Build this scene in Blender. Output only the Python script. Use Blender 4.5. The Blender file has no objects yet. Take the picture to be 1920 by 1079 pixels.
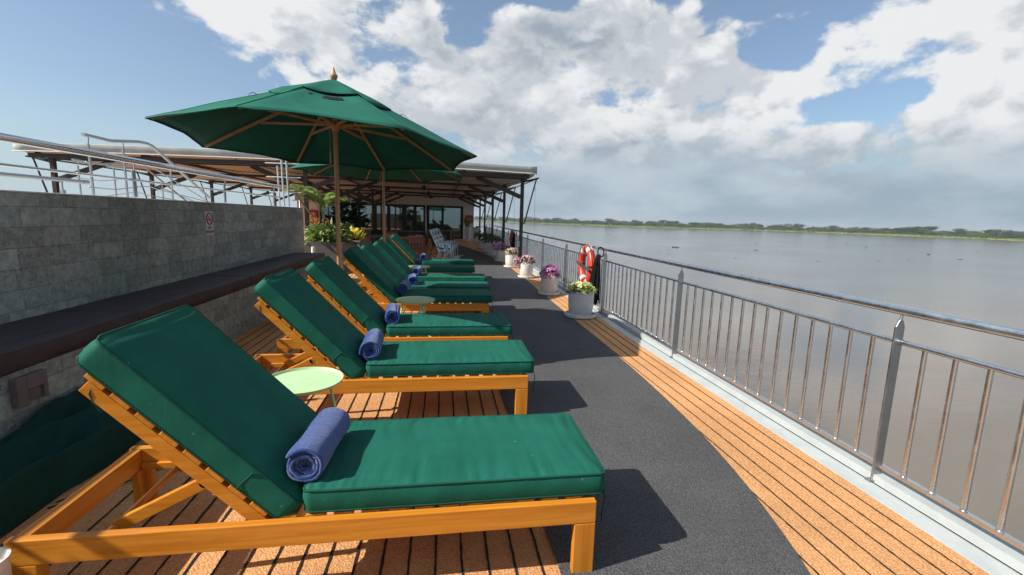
import bpy, math, random
from math import sin, cos, pi, radians as R
from mathutils import Vector, Matrix, noise
random.seed(7)

# ---------------------------------------------------------------- camera
S = bpy.context.scene
col = S.collection
cam_d = bpy.data.cameras.new("camera")
cam = bpy.data.objects.new("camera", cam_d)
col.objects.link(cam)
S.camera = cam
cam_d.sensor_width = 36
cam_d.lens = 847.87 / 1920 * 36
cam_d.clip_start = 0.05
cam_d.clip_end = 20000
def cam_matrix(yaw, pitch, roll, loc):
    cy, sy, cp, sp, cr, sr = cos(yaw), sin(yaw), cos(pitch), sin(pitch), cos(roll), sin(roll)
    F = Vector((sy*cp, cy*cp, -sp)); r = Vector((cy, -sy, 0)); u = r.cross(F)
    X = r*cr + u*sr; U = u*cr - r*sr
    M = Matrix(((X.x, U.x, -F.x), (X.y, U.y, -F.y), (X.z, U.z, -F.z))).to_4x4()
    M.translation = loc
    return M
cam.matrix_world = cam_matrix(R(8.8296), R(8.7198), R(1.6767), Vector((0, 0, 1.5)))

# ---------------------------------------------------------------- light
SUN = Vector((-1.13, -0.27, 1.0)).normalized()      # towards the sun
el = math.asin(SUN.z)
az = math.atan2(SUN.x, SUN.y)
sd = bpy.data.lights.new("sun", 'SUN'); sd.energy = 4.9; sd.angle = R(0.5); sd.color = (1, .95, .86)
so = bpy.data.objects.new("sun", sd); col.objects.link(so)
so.rotation_euler = (-SUN).to_track_quat('-Z', 'Y').to_euler()
S.view_settings.view_transform = 'Standard'
S.view_settings.look = 'None'
S.view_settings.gamma = 1
S.view_settings.exposure = 0.75
S.render.engine = 'CYCLES'

# node helper -----------------------------------------------------
class NT:
    def __init__(s, tree): s.t = tree; s.n = tree.nodes; s.l = tree.links
    def new(s, kind, **kw):
        nd = s.n.new(kind)
        for k, v in kw.items():
            if k.startswith('i_'):
                key = k[2:]
                key = int(key) if key.isdigit() else key.replace('_', ' ')
                s.set(nd.inputs[key], v)
            else: setattr(nd, k, v)
        return nd
    def set(s, sock, v):
        if isinstance(v, bpy.types.NodeSocket): s.l.new(v, sock)
        else: sock.default_value = v
    def m(s, op, a, b=None, c=None, clamp=False):
        nd = s.n.new('ShaderNodeMath'); nd.operation = op; nd.use_clamp = clamp
        for i, v in enumerate((a, b, c)):
            if v is not None: s.set(nd.inputs[i], v)
        return nd.outputs[0]
    def vm(s, op, a, b=None):
        nd = s.n.new('ShaderNodeVectorMath'); nd.operation = op
        s.set(nd.inputs[0], a)
        if b is not None:
            if op == 'SCALE': s.set(nd.inputs[3], b)
            else: s.set(nd.inputs[1], b)
        return nd.outputs['Value'] if op in ('DOT_PRODUCT', 'LENGTH') else nd.outputs[0]
    def mix(s, f, a, b, mode='MIX'):
        nd = s.n.new('ShaderNodeMix'); nd.data_type = 'RGBA'; nd.blend_type = mode
        s.set(nd.inputs[0], f); s.set(nd.inputs[6], a); s.set(nd.inputs[7], b)
        return nd.outputs[2]
    def ss(s, x, lo, hi, a=0., b=1.):
        nd = s.n.new('ShaderNodeMapRange'); nd.interpolation_type = 'SMOOTHSTEP'
        s.set(nd.inputs[0], x)
        for i, v in enumerate((lo, hi, a, b)): nd.inputs[i+1].default_value = v
        return nd.outputs[0]
    def noise(s, vec, scale, detail=4, rough=.5, dist=0, out=0):
        nd = s.n.new('ShaderNodeTexNoise')
        s.set(nd.inputs['Vector'], vec); nd.inputs['Scale'].default_value = scale
        nd.inputs['Detail'].default_value = detail; nd.inputs['Roughness'].default_value = rough
        nd.inputs['Distortion'].default_value = dist
        return nd.outputs[out]
def C3(c): return (c[0]*.66, c[1]*.66, c[2]*.66, 1)

# ---------------------------------------------------------------- world
W = bpy.data.worlds.new("World"); S.world = W; W.use_nodes = True
w = NT(W.node_tree); w.n.clear()
sky = w.new('ShaderNodeTexSky', sky_type='NISHITA', sun_disc=False, sun_elevation=el, sun_rotation=az,
            altitude=20, air_density=1.0, dust_density=1.2, ozone_density=1.5)
tc = w.new('ShaderNodeTexCoord')
D = w.vm('NORMALIZE', tc.outputs['Generated'])
sx = w.new('ShaderNodeSeparateXYZ'); w.l.new(D, sx.inputs[0])
dx, dy, dz = sx.outputs
A = w.m('MULTIPLY', w.m('ARCTAN2', dx, dy), 180/pi)                  # azimuth, degrees right of the deck axis
E = w.m('MULTIPLY', w.m('ARCSINE', dz), 180/pi)
warp = w.noise(D, 3.2, 5, .6, 0, 1)
ws = w.new('ShaderNodeSeparateColor'); w.l.new(warp, ws.inputs[0])
A2 = w.m('ADD', A, w.m('MULTIPLY', w.m('SUBTRACT', ws.outputs[0], .5), 14))
E2 = w.m('ADD', E, w.m('MULTIPLY', w.m('SUBTRACT', ws.outputs[1], .5), 9))
def blob(a, e, wa, we):
    u = w.m('DIVIDE', w.m('SUBTRACT', A2, a), wa); v = w.m('DIVIDE', w.m('SUBTRACT', E2, e), we)
    d = w.m('SQRT', w.m('ADD', w.m('MULTIPLY', u, u), w.m('MULTIPLY', v, v)))
    return w.ss(d, 1.35, .35)
CLOUDS = [(-17, 22, 15, 7.5), (-4, 17, 17, 8), (12, 14, 22, 15), (28, 14, 20, 14), (48, 14, 20, 15), (-8, 8, 9, 5),
          (75, 24, 30, 18), (110, 20, 30, 14), (160, 30, 40, 18), (-100, 18, 28, 9), (-145, 35, 30, 12), (10, 48, 60, 16)]
cov = None
for b in CLOUDS:
    v = blob(*b); cov = v if cov is None else w.m('MAXIMUM', cov, v)
cov0 = cov
HOLES = [(3, 21.5, 3.6, 4.0, 1.0), (11, 23.5, 5, 2.2, 1.0), (36.5, 18.3, 4.5, 2.3, .95), (35, 23, 4, 1.8, 1.0), (45, 21.5, 6, 1.6, .9), (43.5, 12.2, 6.5, 1.5, 1.0), (38, 10.5, 3, 1.2, .8), (41, 6.6, 6, .7, .55)]
for b in HOLES:
    cov = w.m('SUBTRACT', cov, w.m('MULTIPLY', blob(*b[:4]), b[4]))
KS = 1/.12
flat = w.vm('MULTIPLY', D, (1, 1, 1.5))
def billow(vec, fine=True):
    n1 = w.noise(vec, 4.2, 9, .60, .1)
    n2 = w.noise(vec, 9.0, 4, .5)
    puff = w.m('SUBTRACT', 1.0, w.m('MULTIPLY', w.m('ABSOLUTE', w.m('SUBTRACT', n2, .5)), 4.0))
    return w.m('ADD', w.m('MULTIPLY', n1, .80), w.m('MULTIPLY', puff, -.09))
n = billow(flat)
n_s = billow(w.vm('ADD', flat, (-.030, -.012, .030)))
dens = w.m('ADD', w.m('MULTIPLY', w.m('SUBTRACT', n, .345), 2.6), w.m('SUBTRACT', w.m('MULTIPLY', w.m('SUBTRACT', cov, .36), .38), w.ss(cov0, .22, .0, 0, .22)))
alpha = w.ss(dens, -.07, .12)
# billows: lit where the cloud thins out towards the sun, grey where more of it stands in between
b1 = w.noise(flat, 2.6, 3, .5); b2 = w.noise(w.vm('ADD', flat, (-.09, -.04, .10)), 2.6, 3, .5)
lit = w.ss(w.m('ADD', w.m('SUBTRACT', n, n_s), w.m('MULTIPLY', w.m('SUBTRACT', b1, b2), .5)), -.075, .075)
broad = w.noise(w.vm('MULTIPLY', D, (1, 1, 2.2)), 2.3, 4, .55)
thick = w.m('MULTIPLY', w.ss(dens, .10, .42), w.ss(broad, .38, .62))
low = w.ss(w.m('ADD', E, w.m('MULTIPLY', w.m('SUBTRACT', n, .36), 24)), 2.5, 13)
bright = w.m('MULTIPLY_ADD', lit, .66, w.m('MULTIPLY_ADD', low, .48, w.m('MULTIPLY', thick, -.55)), clamp=True)
c_cloud = w.mix(bright, (.34*KS, .40*KS, .47*KS, 1), (.83*KS, .845*KS, .86*KS, 1))
wisp = w.ss(w.noise(w.vm('MULTIPLY', D, (1, 1, 3)), 2.2, 6, .6), .5, .85, 0, .3)
c_blue = w.mix(wisp, w.vm('MULTIPLY', sky.outputs[0], (1.0, 1.08, 1.12)), (.45*KS, .54*KS, .62*KS, 1))
c_blue = w.mix(.16, c_blue, (.50*KS, .60*KS, .70*KS, 1))
hz = w.ss(E, 11, 0)
c_blue = w.mix(w.m('MULTIPLY', hz, .75), c_blue, (.46*KS, .60*KS, .70*KS, 1))
c1 = w.mix(alpha, c_blue, c_cloud)
# grey-blue veil hanging low over the river on the right
vedge = w.m('ADD', E, w.m('MULTIPLY', w.m('SUBTRACT', ws.outputs[2], .5), 12))
veil = w.m('MULTIPLY', w.ss(vedge, 10.5, 3.5), w.ss(A, -22, 6, 0, 1))
vn = w.noise(w.vm('MULTIPLY', D, (1, 1, 2.6)), 4.0, 7, .58)
c_veil = w.mix(w.ss(w.m('ADD', vn, w.m('MULTIPLY', E, .012)), .38, .72), (.32*KS, .41*KS, .49*KS, 1), (.49*KS, .585*KS, .66*KS, 1))
c2 = w.mix(w.m('MULTIPLY', veil, .95), c1, c_veil)
bg = w.new('ShaderNodeBackground', i_Strength=.072); w.l.new(c2, bg.inputs[0])
wo = w.new('ShaderNodeOutputWorld'); w.l.new(bg.outputs[0], wo.inputs[0])

# ---------------------------------------------------------------- materials
MATS = {}
def mat(name, fn=None, color=(.5, .5, .5), rough=.5, metal=0, spec=.5, sheen=0, coat=0, trans=0):
    if name in MATS: return MATS[name]
    m = bpy.data.materials.new(name); m.use_nodes = True
    t = NT(m.node_tree); b = t.n['Principled BSDF']
    b.inputs['Base Color'].default_value = C3(color); b.inputs['Roughness'].default_value = rough
    b.inputs['Metallic'].default_value = metal; b.inputs['Specular IOR Level'].default_value = spec
    b.inputs['Sheen Weight'].default_value = sheen; b.inputs['Coat Weight'].default_value = coat
    b.inputs['Transmission Weight'].default_value = trans
    if fn: fn(t, b)
    MATS[name] = m
    return m
def bump(t, b, h, strength=.3, dist=.01):
    bp = t.new('ShaderNodeBump'); bp.inputs['Strength'].default_value = strength; bp.inputs['Distance'].default_value = dist
    t.l.new(h, bp.inputs['Height']); t.l.new(bp.outputs[0], b.inputs['Normal'])
def oc(t): return t.new('ShaderNodeTexCoord').outputs['Object']
def wc(t): return t.new('ShaderNodeNewGeometry').outputs['Position']

def speckled(name, c0, c1, scale=160, bs=.7, rough=.85, var=.12, bd=.006, broad=1.0):
    def f(t, b):
        p = wc(t)
        n = t.noise(p, scale, 3, .7); n2 = t.noise(p, 1.3, 5, .6)
        v = t.new('ShaderNodeTexVoronoi', i_Scale=scale*.8); t.l.new(p, v.inputs['Vector'])
        k = t.mix(t.ss(n, .35, .65), C3(c0), C3(c1))
        vc = t.new('ShaderNodeSeparateColor'); t.l.new(v.outputs['Color'], vc.inputs[0])
        k = t.mix(t.ss(vc.outputs[0], .0, 1., 0, .35), k, C3([x*.45 for x in c0]))
        g = t.ss(n2, .3, .7, 1-var*broad, 1+var*broad)
        gg = t.vm('SCALE', k, g)
        t.l.new(gg, b.inputs['Base Color'])
        bump(t, b, t.m('ADD', n, t.m('MULTIPLY', v.outputs['Distance'], .8)), bs, bd)
    return mat(name, f, rough=rough, spec=.25)
M_ORANGE = speckled('orange_granule_deck', (.66, .30, .112), (1.0, .55, .25), 135)
M_DARK = speckled('charcoal_granule_carpet', (.062, .062, .066), (.165, .165, .172), 150, .8)
M_LINE = speckled('black_plank_joint', (.018, .014, .012), (.05, .04, .035), 200, .8)

def f_wood(axis, c0, c1, gloss):
    def f(t, b):
        p = oc(t)
        sc = [34, 34, 34]; sc[axis] = 1.6
        q = t.vm('MULTIPLY', p, tuple(sc))
        g = t.noise(q, 1.0, 6, .62, .6)
        sc2 = [150, 150, 150]; sc2[axis] = 5
        g2 = t.noise(t.vm('MULTIPLY', p, tuple(sc2)), 1, 3, .6)
        k = t.mix(t.ss(g, .32, .68), C3(c0), C3(c1))
        k = t.mix(t.ss(g2, .5, .8, 0, .25), k, C3([x*.55 for x in c0]))
        t.l.new(k, b.inputs['Base Color'])
        t.l.new(t.ss(g2, .2, .8, gloss-.06, gloss+.14), b.inputs['Roughness'])
        bump(t, b, t.m('ADD', g, g2), .10, .002)
    return f
for ax in range(3):
    mat('teak_%s' % 'xyz'[ax], f_wood(ax, (.66, .225, .016), (.86, .35, .040), .34), spec=.35, coat=.12)
    mat('pole_wood_%s' % 'xyz'[ax], f_wood(ax, (.50, .23, .085), (.68, .36, .15), .5))
    mat('dark_wood_%s' % 'xyz'[ax], f_wood(ax, (.36, .11, .035), (.52, .18, .06), .5))
    mat('grey_wood_%s' % 'xyz'[ax], f_wood(ax, (.26, .22, .18), (.40, .34, .28), .7))

def f_fabric(c, wscale=900, wr=.10, stain=True):
    def f(t, b):
        p = oc(t)
        n = t.noise(p, 5, 5, .6); n2 = t.noise(p, 220, 2, .6)
        v = t.new('ShaderNodeTexWave', wave_type='BANDS', bands_direction='X', i_Scale=wscale/6.28)
        t.l.new(p, v.inputs['Vector'])
        k = t.vm('SCALE', t.new('ShaderNodeRGB').outputs[0], 1)
        rgb = t.n[-1] if False else None
        base = t.mix(t.ss(n, .3, .7), C3([x*.88 for x in c]), C3([x*1.1 for x in c]))
        if stain:
            sp = t.noise(p, 38, 2, .5)
            base = t.mix(t.ss(sp, .73, .78, 0, .35), base, (.16, .34, .27, 1))
        t.l.new(base, b.inputs['Base Color'])
        h = t.m('ADD', t.m('MULTIPLY', n2, .4), t.m('MULTIPLY', t.noise(t.vm('MULTIPLY', p, (3, 1, 1)), 9, 4, .6), 2.0))
        bump(t, b, h, wr, .012)
    return f
M_CUSH = mat('green_canvas', f_fabric((.0085, .130, .089)), rough=.8, spec=.18)
M_CUSHP = mat('dark_green_piping', f_fabric((.006, .080, .056), stain=False), rough=.8, spec=.2)
M_UMB = mat('green_umbrella_canvas', None, (.008, .19, .095), .8, spec=.2)
def umb_mat():
    m = M_UMB; t = NT(m.node_tree); b = t.n['Principled BSDF']; out = t.n['Material Output']
    p = oc(t); n = t.noise(p, 3, 4, .6)
    k = t.mix(t.ss(n, .3, .7), (.005, .085, .058, 1), (.007, .11, .076, 1)); t.l.new(k, b.inputs['Base Color'])
    tr = t.new('ShaderNodeBsdfTranslucent'); tr.inputs[0].default_value = (.002, .08, .04, 1)
    mx = t.new('ShaderNodeMixShader', i_0=.03); t.l.new(b.outputs[0], mx.inputs[1]); t.l.new(tr.outputs[0], mx.inputs[2])
    t.l.new(mx.outputs[0], out.inputs[0])
    bump(t, b, t.noise(t.vm('MULTIPLY', p, (1, 1, 3)), 6, 4, .6), .15, .03)
umb_mat()
M_TARP = mat('folded_cover_canvas', f_fabric((.006, .055, .042), wr=.3, stain=False), rough=.85, spec=.2)
def f_towel(t, b):
    p = oc(t); n = t.noise(p, 260, 3, .7); n2 = t.noise(p, 30, 3, .6)
    k = t.mix(t.ss(n, .3, .7), (.006, .026, .145, 1), (.024, .078, .28, 1))
    t.l.new(k, b.inputs['Base Color']); bump(t, b, t.m('ADD', n, n2), .9, .006)
M_TOWEL = mat('blue_terry', f_towel, rough=.95, spec=.1, sheen=.35)
M_TOWELW = mat('blue_terry_pale_trim', f_towel, rough=.95, spec=.1, sheen=.35)
def f_steel(t, b):
    p = oc(t); n = t.noise(t.vm('MULTIPLY', p, (4, 4, 4)), 3, 4, .6); n2 = t.noise(p, 60, 3, .6)
    t.l.new(t.ss(n, .2, .8, .16, .38), b.inputs['Roughness'])
    t.l.new(t.mix(t.ss(n2, .62, .75, 0, .5), (.60, .64, .68, 1), (.36, .30, .25, 1)), b.inputs['Base Color'])
M_STEEL = mat('polished_steel', f_steel, metal=1)
def f_steel2(t, b):
    p = oc(t); n = t.noise(p, 12, 4, .6)
    t.l.new(t.ss(n, .2, .8, .28, .5), b.inputs['Roughness'])
M_STEELD = mat('brushed_steel', f_steel2, color=(.55, .56, .57), metal=1)
M_STEELW = mat('bright_satin_steel', f_steel2, color=(.78, .79, .80), metal=.8, rough=.4)
def f_paint(c, var=.12, r=.5, b_=.05, sc=6):
    def f(t, b):
        p = oc(t); n = t.noise(p, sc, 5, .65)
        t.l.new(t.mix(t.ss(n, .3, .75), C3([x*(1+var*.3) for x in c]), C3([x*(1-var) for x in c])), b.inputs['Base Color'])
        b.inputs['Roughness'].default_value = r; bump(t, b, n, b_, .01)
    return f
M_KERB = mat('pale_deck_paint', f_paint((.52, .56, .56), .12, .5, .05), spec=.4)
M_WHITE = mat('white_paint', f_paint((.85, .83, .79), .12, .5))
M_HULL = mat('white_hull_paint', f_paint((.7, .7, .7), .1, .4))
M_CREAM = mat('cream_soffit_paint', f_paint((.98, .93, .86), .1, .6))
M_BROWNMETAL = mat('dark_brown_metal', f_paint((.055, .042, .038), .2, .45), spec=.4)
M_CANVASW = mat('pale_canopy_canvas', f_paint((.56, .60, .59), .2, .8, .2, 2))
M_CANVASUNDER = mat('canopy_lining', None, (.34, .27, .23), .85)
def canopy_mat():
    t = NT(M_CANVASUNDER.node_tree); b = t.n['Principled BSDF']; out = t.n['Material Output']
    p = oc(t); n = t.noise(p, 2, 4, .6)
    t.l.new(t.mix(n, (.50, .45, .42, 1), (.62, .57, .54, 1)), b.inputs['Base Color'])
    tr = t.new('ShaderNodeBsdfTranslucent'); tr.inputs[0].default_value = (.46, .41, .37, 1)
    mx = t.new('ShaderNodeMixShader', i_0=.10); t.l.new(b.outputs[0], mx.inputs[1]); t.l.new(tr.outputs[0], mx.inputs[2])
    t.l.new(mx.outputs[0], out.inputs[0])
canopy_mat()
M_BLACK = mat('black_frame', f_paint((.02, .02, .02), .2, .4))
def f_glass(t, b):
    p = wc(t); n = t.noise(p, .6, 2, .5)
    bump(t, b, n, .02, .02)
M_GLASS = mat('dark_window_glass', f_glass, (.30, .37, .37), .02, metal=.85)
M_TABLE = mat('pale_green_enamel', f_paint((.60, .86, .50), .06, .35, .02), spec=.5)
def f_vinyl(t, b):
    p = oc(t); n = t.noise(p, 5, 5, .6); n2 = t.noise(p, 400, 2, .5)
    t.l.new(t.mix(t.ss(n, .3, .7), (.030, .025, .030, 1), (.046, .038, .044, 1)), b.inputs['Base Color'])
    bump(t, b, t.m('ADD', t.m('MULTIPLY', n, 2), t.m('MULTIPLY', n2, .1)), .15, .02)
M_VINYL = mat('dark_brown_vinyl', f_vinyl, rough=.6, spec=.35)
def f_stone(t, b):
    p = wc(t)
    s = t.new('ShaderNodeSeparateXYZ'); t.l.new(p, s.inputs[0])
    cmb = t.new('ShaderNodeCombineXYZ')
    t.l.new(t.m('ADD', s.outputs[1], t.m('MULTIPLY', s.outputs[0], 1.0)), cmb.inputs[0]); t.l.new(s.outputs[2], cmb.inputs[1])
    br = t.new('ShaderNodeTexBrick', offset=.37, offset_frequency=2, squash=.72, squash_frequency=3)
    t.l.new(cmb.outputs[0], br.inputs['Vector'])
    for k, v in (('Scale', 1), ('Brick Width', .36), ('Row Height', .148), ('Mortar Size', .0028), ('Mortar Smooth', .6), ('Bias', 0)): br.inputs[k].default_value = v
    br.inputs['Color1'].default_value = (.18, .18, .18, 1); br.inputs['Color2'].default_value = (.95, .95, .95, 1); br.inputs['Mortar'].default_value = (.4, .4, .4, 1)
    br2 = t.new('ShaderNodeSeparateColor'); t.l.new(br.outputs['Color'], br2.inputs[0])
    tone = br2.outputs[0]
    n = t.noise(p, 2.2, 6, .65); n2 = t.noise(p, 46, 4, .7); n3 = t.noise(t.vm('ADD', p, (7, 3, 1)), .8, 3, .5)
    k = t.mix(tone, (.165, .195, .188, 1), (.285, .33, .318, 1))
    k = t.mix(t.ss(n, .42, .75, 0, .40), k, (.20, .175, .145, 1))
    k = t.mix(t.ss(n3, .45, .7, 0, .4), k, (.115, .16, .145, 1))
    k = t.vm('SCALE', k, t.ss(t.noise(p, 14, 5, .75), .3, .7, .72, 1.28))
    pit = t.m('MULTIPLY', t.ss(n2, .54, .68), t.ss(tone, .85, .35))
    k = t.mix(t.m('MULTIPLY', pit, .9), k, (.045, .05, .047, 1))
    k = t.mix(t.ss(t.noise(p, 90, 3, .7), .62, .75, 0, .3), k, (.4, .42, .4, 1))
    k = t.mix(t.m('MULTIPLY', br.outputs['Fac'], .6), k, (.07, .075, .075, 1))
    t.l.new(k, b.inputs['Base Color'])
    h = t.m('SUBTRACT', t.m('ADD', t.m('MULTIPLY', n2, .25), t.m('MULTIPLY', tone, .5)), t.m('ADD', t.m('MULTIPLY', pit, .5), br.outputs['Fac']))
    bump(t, b, h, .5, .006)
M_STONE = mat('grey_green_stone_tile', f_stone, rough=.8, spec=.3)
def f_pot(c):
    def f(t, b):
        p = oc(t)
        wv = t.new('ShaderNodeTexWave', wave_type='BANDS', bands_direction='Z', i_Scale=22, i_Distortion=1.5)
        t.l.new(p, wv.inputs['Vector'])
        n = t.noise(p, 9, 5, .65)
        t.l.new(t.mix(t.ss(n, .4, .8), C3(c), C3([x*.72 for x in c])), b.inputs['Base Color'])
        bump(t, b, t.m('ADD', wv.outputs[1], n), .25, .004)
    return f
M_POTW = mat('cream_ceramic', f_pot((.92, .86, .78)), rough=.55)
M_POTG = mat('pale_grey_ceramic', f_pot((.80, .82, .84)), rough=.55)
M_SOIL = mat('soil', f_paint((.05, .035, .025), .3, .95, .5, 30))
def leafmat(name, c0, c1, tl=.25, rough=.5):
    if name in MATS: return MATS[name]
    m = mat(name, None, c0, rough, spec=.4)
    t = NT(m.node_tree); b = t.n['Principled BSDF']; out = t.n['Material Output']
    p = wc(t); n = t.noise(p, 22, 3, .6); n2 = t.noise(p, 3, 2, .6)
    k = t.mix(t.ss(n, .3, .7), C3(c0), C3(c1)); k = t.vm('SCALE', k, t.ss(n2, .3, .7, .75, 1.2))
    t.l.new(k, b.inputs['Base Color'])
    tr = t.new('ShaderNodeBsdfTranslucent'); t.l.new(k, tr.inputs[0])
    mx = t.new('ShaderNodeMixShader', i_0=tl); t.l.new(b.outputs[0], mx.inputs[1]); t.l.new(tr.outputs[0], mx.inputs[2])
    t.l.new(mx.outputs[0], out.inputs[0])
    return m
L_GREEN = leafmat('leaf_green', (.05, .14, .022), (.16, .28, .06))
L_LIME = leafmat('leaf_lime', (.12, .25, .04), (.45, .58, .16))
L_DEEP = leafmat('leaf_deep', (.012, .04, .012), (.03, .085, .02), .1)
L_YELLOW = leafmat('croton_yellow', (1.0, .85, .03), (1.0, .95, .18), .2)
L_MAG = leafmat('petal_magenta', (.85, .16, .62), (1.0, .48, .85), .3)
L_PINK = leafmat('petal_pink', (1.0, .45, .62), (1.0, .80, .76), .3)
L_YW = leafmat('petal_yellow', (.95, .88, .30), (1.0, .96, .62), .3)
L_ORG = leafmat('bract_orange', (.75, .22, .02), (.85, .42, .05), .2)
L_BARK = mat('palm_stem', f_paint((.42, .42, .30), .4, .8, .4, 30))
M_RED = mat('orange_red_plastic', f_paint((.78, .055, .018), .15, .4, .05, 8), spec=.5)
M_REDBOX = mat('red_box_plastic', f_paint((.55, .02, .02), .15, .4))
M_REFL = mat('white_reflective_tape', f_paint((.75, .74, .72), .15, .4))
M_ROPE = mat('black_rope', f_paint((.010, .010, .012), .3, .8, .5, 120), spec=.2)
M_SIGN = mat('white_sign_vinyl', f_paint((.66, .64, .66), .05, .4))
M_SIGNRED = mat('sign_red', None, (.40, .02, .03), .5)
M_INK = mat('sign_black', None, (.015, .015, .02), .5)
M_LAMPB = mat('mauve_brown_metal', f_paint((.20, .165, .17), .15, .8))
M_CUSHIONG = mat('pale_grey_cushion', f_fabric((.42, .39, .40), stain=False), rough=.9)
M_CHAIRD = mat('dark_wicker', f_paint((.05, .043, .04), .4, .8, .6, 60))
M_TABLED = mat('dark_tabletop', f_paint((.16, .17, .18), .2, .4))
M_BLUEW = [mat('weave_white', f_paint((.85, .88, .92), .1, .7)), mat('weave_navy', f_paint((.02, .035, .12), .1, .7)), mat('weave_sky', f_paint((.20, .50, .72), .1, .7))]
M_TUBEW = mat('white_powder_coat', f_paint((.95, .96, .96), .08, .4))
M_PLANTER = mat('grey_fibre_planter', f_paint((.15, .14, .14), .15, .6, .1))

# ---------------------------------------------------------------- mesh builder
class MB:
    def __init__(s): s.v = []; s.f = []; s.mi = []; s.cur = 0
    def add(s, vs, fs):
        o = len(s.v); s.v += [tuple(p) for p in vs]; s.f += [tuple(i+o for i in f) for f in fs]; s.mi += [s.cur]*len(fs)
    def box(s, x0, y0, z0, x1, y1, z1, M=None):
        vs = [Vector((x, y, z)) for z in (z0, z1) for y in (y0, y1) for x in (x0, x1)]
        if M: vs = [M @ p for p in vs]
        s.add(vs, [(0, 2, 3, 1), (4, 5, 7, 6), (0, 1, 5, 4), (2, 6, 7, 3), (0, 4, 6, 2), (1, 3, 7, 5)])
    def bar(s, a, b, wd, ht, up=(0, 0, 1)):
        a, b = Vector(a), Vector(b); d = (b-a).normalized(); up = Vector(up)
        sd = d.cross(up)
        if sd.length < 1e-4: sd = d.cross(Vector((0, 1, 0)))
        sd.normalize(); u = sd.cross(d)
        vs = [p + sd*sx*wd/2 + u*sz*ht/2 for p in (a, b) for sz in (-1, 1) for sx in (-1, 1)]
        s.add(vs, [(0, 1, 3, 2), (4, 6, 7, 5), (0, 4, 5, 1), (2, 3, 7, 6), (0, 2, 6, 4), (1, 5, 7, 3)])
    def tube(s, pts, r, n=10, caps=True, closed=False):
        pts = [Vector(p) for p in pts]; m = len(pts)
        rs = r if isinstance(r, (list, tuple)) else [r]*m
        vs = []; prev = None
        for i, p in enumerate(pts):
            if closed: d = pts[(i+1) % m]-pts[i-1]
            else: d = pts[min(i+1, m-1)]-pts[max(i-1, 0)]
            d.normalize()
            if prev is None:
                u = d.cross(Vector((0, 0, 1)))
                if u.length < .05: u = d.cross(Vector((0, 1, 0)))
            else: u = prev - d*prev.dot(d)
            u.normalize(); prev = u; v = d.cross(u)
            vs += [p + (u*cos(2*pi*k/n)+v*sin(2*pi*k/n))*rs[i] for k in range(n)]
        fs = []
        for i in range(m if closed else m-1):
            j = (i+1) % m
            fs += [(i*n+k, i*n+(k+1) % n, j*n+(k+1) % n, j*n+k) for k in range(n)]
        if caps and not closed:
            fs += [tuple(range(n))[::-1], tuple((m-1)*n+k for k in range(n))]
        s.add(vs, fs)
    def lathe(s, prof, c=(0, 0, 0), n=32, axis=None):
        vs = []; m = len(prof)
        for r, z in prof:
            vs += [Vector((c[0]+r*cos(2*pi*k/n), c[1]+r*sin(2*pi*k/n), c[2]+z)) for k in range(n)]
        fs = []
        for i in range(m-1):
            fs += [(i*n+k, i*n+(k+1) % n, (i+1)*n+(k+1) % n, (i+1)*n+k) for k in range(n)]
        fs += [tuple(range(n))[::-1], tuple((m-1)*n+k for k in range(n))]
        s.add(vs, fs)
    def leaf(s, p, d, L, wd, droop=.5, seg=3, roll=0, fold=.15):
        p = Vector(p); d = Vector(d).normalized()
        side = d.cross(Vector((0, 0, 1)))
        if side.length < .05: side = Vector((1, 0, 0))
        side.normalize()
        if roll: side = Matrix.Rotation(roll, 3, d) @ side
        vs = []; q = p.copy(); dd = d.copy()
        for i in range(seg+1):
            t = i/seg; wv = wd*max(.06, sin(pi*min(1, .12+t*.88)))*.5
            nrm = side.cross(dd)
            vs += [q-side*wv+nrm*fold*wv, q.copy(), q+side*wv+nrm*fold*wv]
            dd = (dd+Vector((0, 0, -droop/seg))).normalized(); q = q+dd*(L/seg)
        fs = []
        for i in range(seg):
            a = i*3
            fs += [(a, a+1, a+4, a+3), (a+1, a+2, a+5, a+4)]
        s.add(vs, fs)
    def build(s, name, mats, parent=None, smooth=False, bevel=0, auto=None):
        me = bpy.data.meshes.new(name); me.from_pydata(s.v, [], s.f)
        ms = mats if isinstance(mats, (list, tuple)) else [mats]
        for m in ms: me.materials.append(m)
        if len(ms) > 1: me.polygons.foreach_set('material_index', s.mi)
        if smooth: me.polygons.foreach_set('use_smooth', [True]*len(me.polygons))
        me.update()
        o = bpy.data.objects.new(name, me); col.objects.link(o)
        if parent: o.parent = parent
        if bevel:
            b = o.modifiers.new('bevel', 'BEVEL'); b.width = bevel; b.segments = 2; b.limit_method = 'ANGLE'; b.angle_limit = R(50)
        if auto: me.set_sharp_from_angle(angle=R(auto))
        return o
def tag(o, label, cat, group=None, kind=None):
    if label: o['label'] = label
    if cat: o['category'] = cat
    if group: o['group'] = group
    if kind: o['kind'] = kind
    return o
def thing(name, label, cat, loc=(0, 0, 0), rz=0, group=None):
    o = bpy.data.objects.new(name, None); col.objects.link(o); o.empty_display_size = .1
    o.location = loc; o.rotation_euler = (0, 0, rz)
    return tag(o, label, cat, group)
def copy_tree(o, parent=None):
    c = o.copy(); col.objects.link(c)
    if parent: c.parent = parent
    for ch in list(o.children): copy_tree(ch, c)
    return c
def struct(o): o['kind'] = 'structure'; return o
def rnd(a, b): return random.uniform(a, b)

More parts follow.
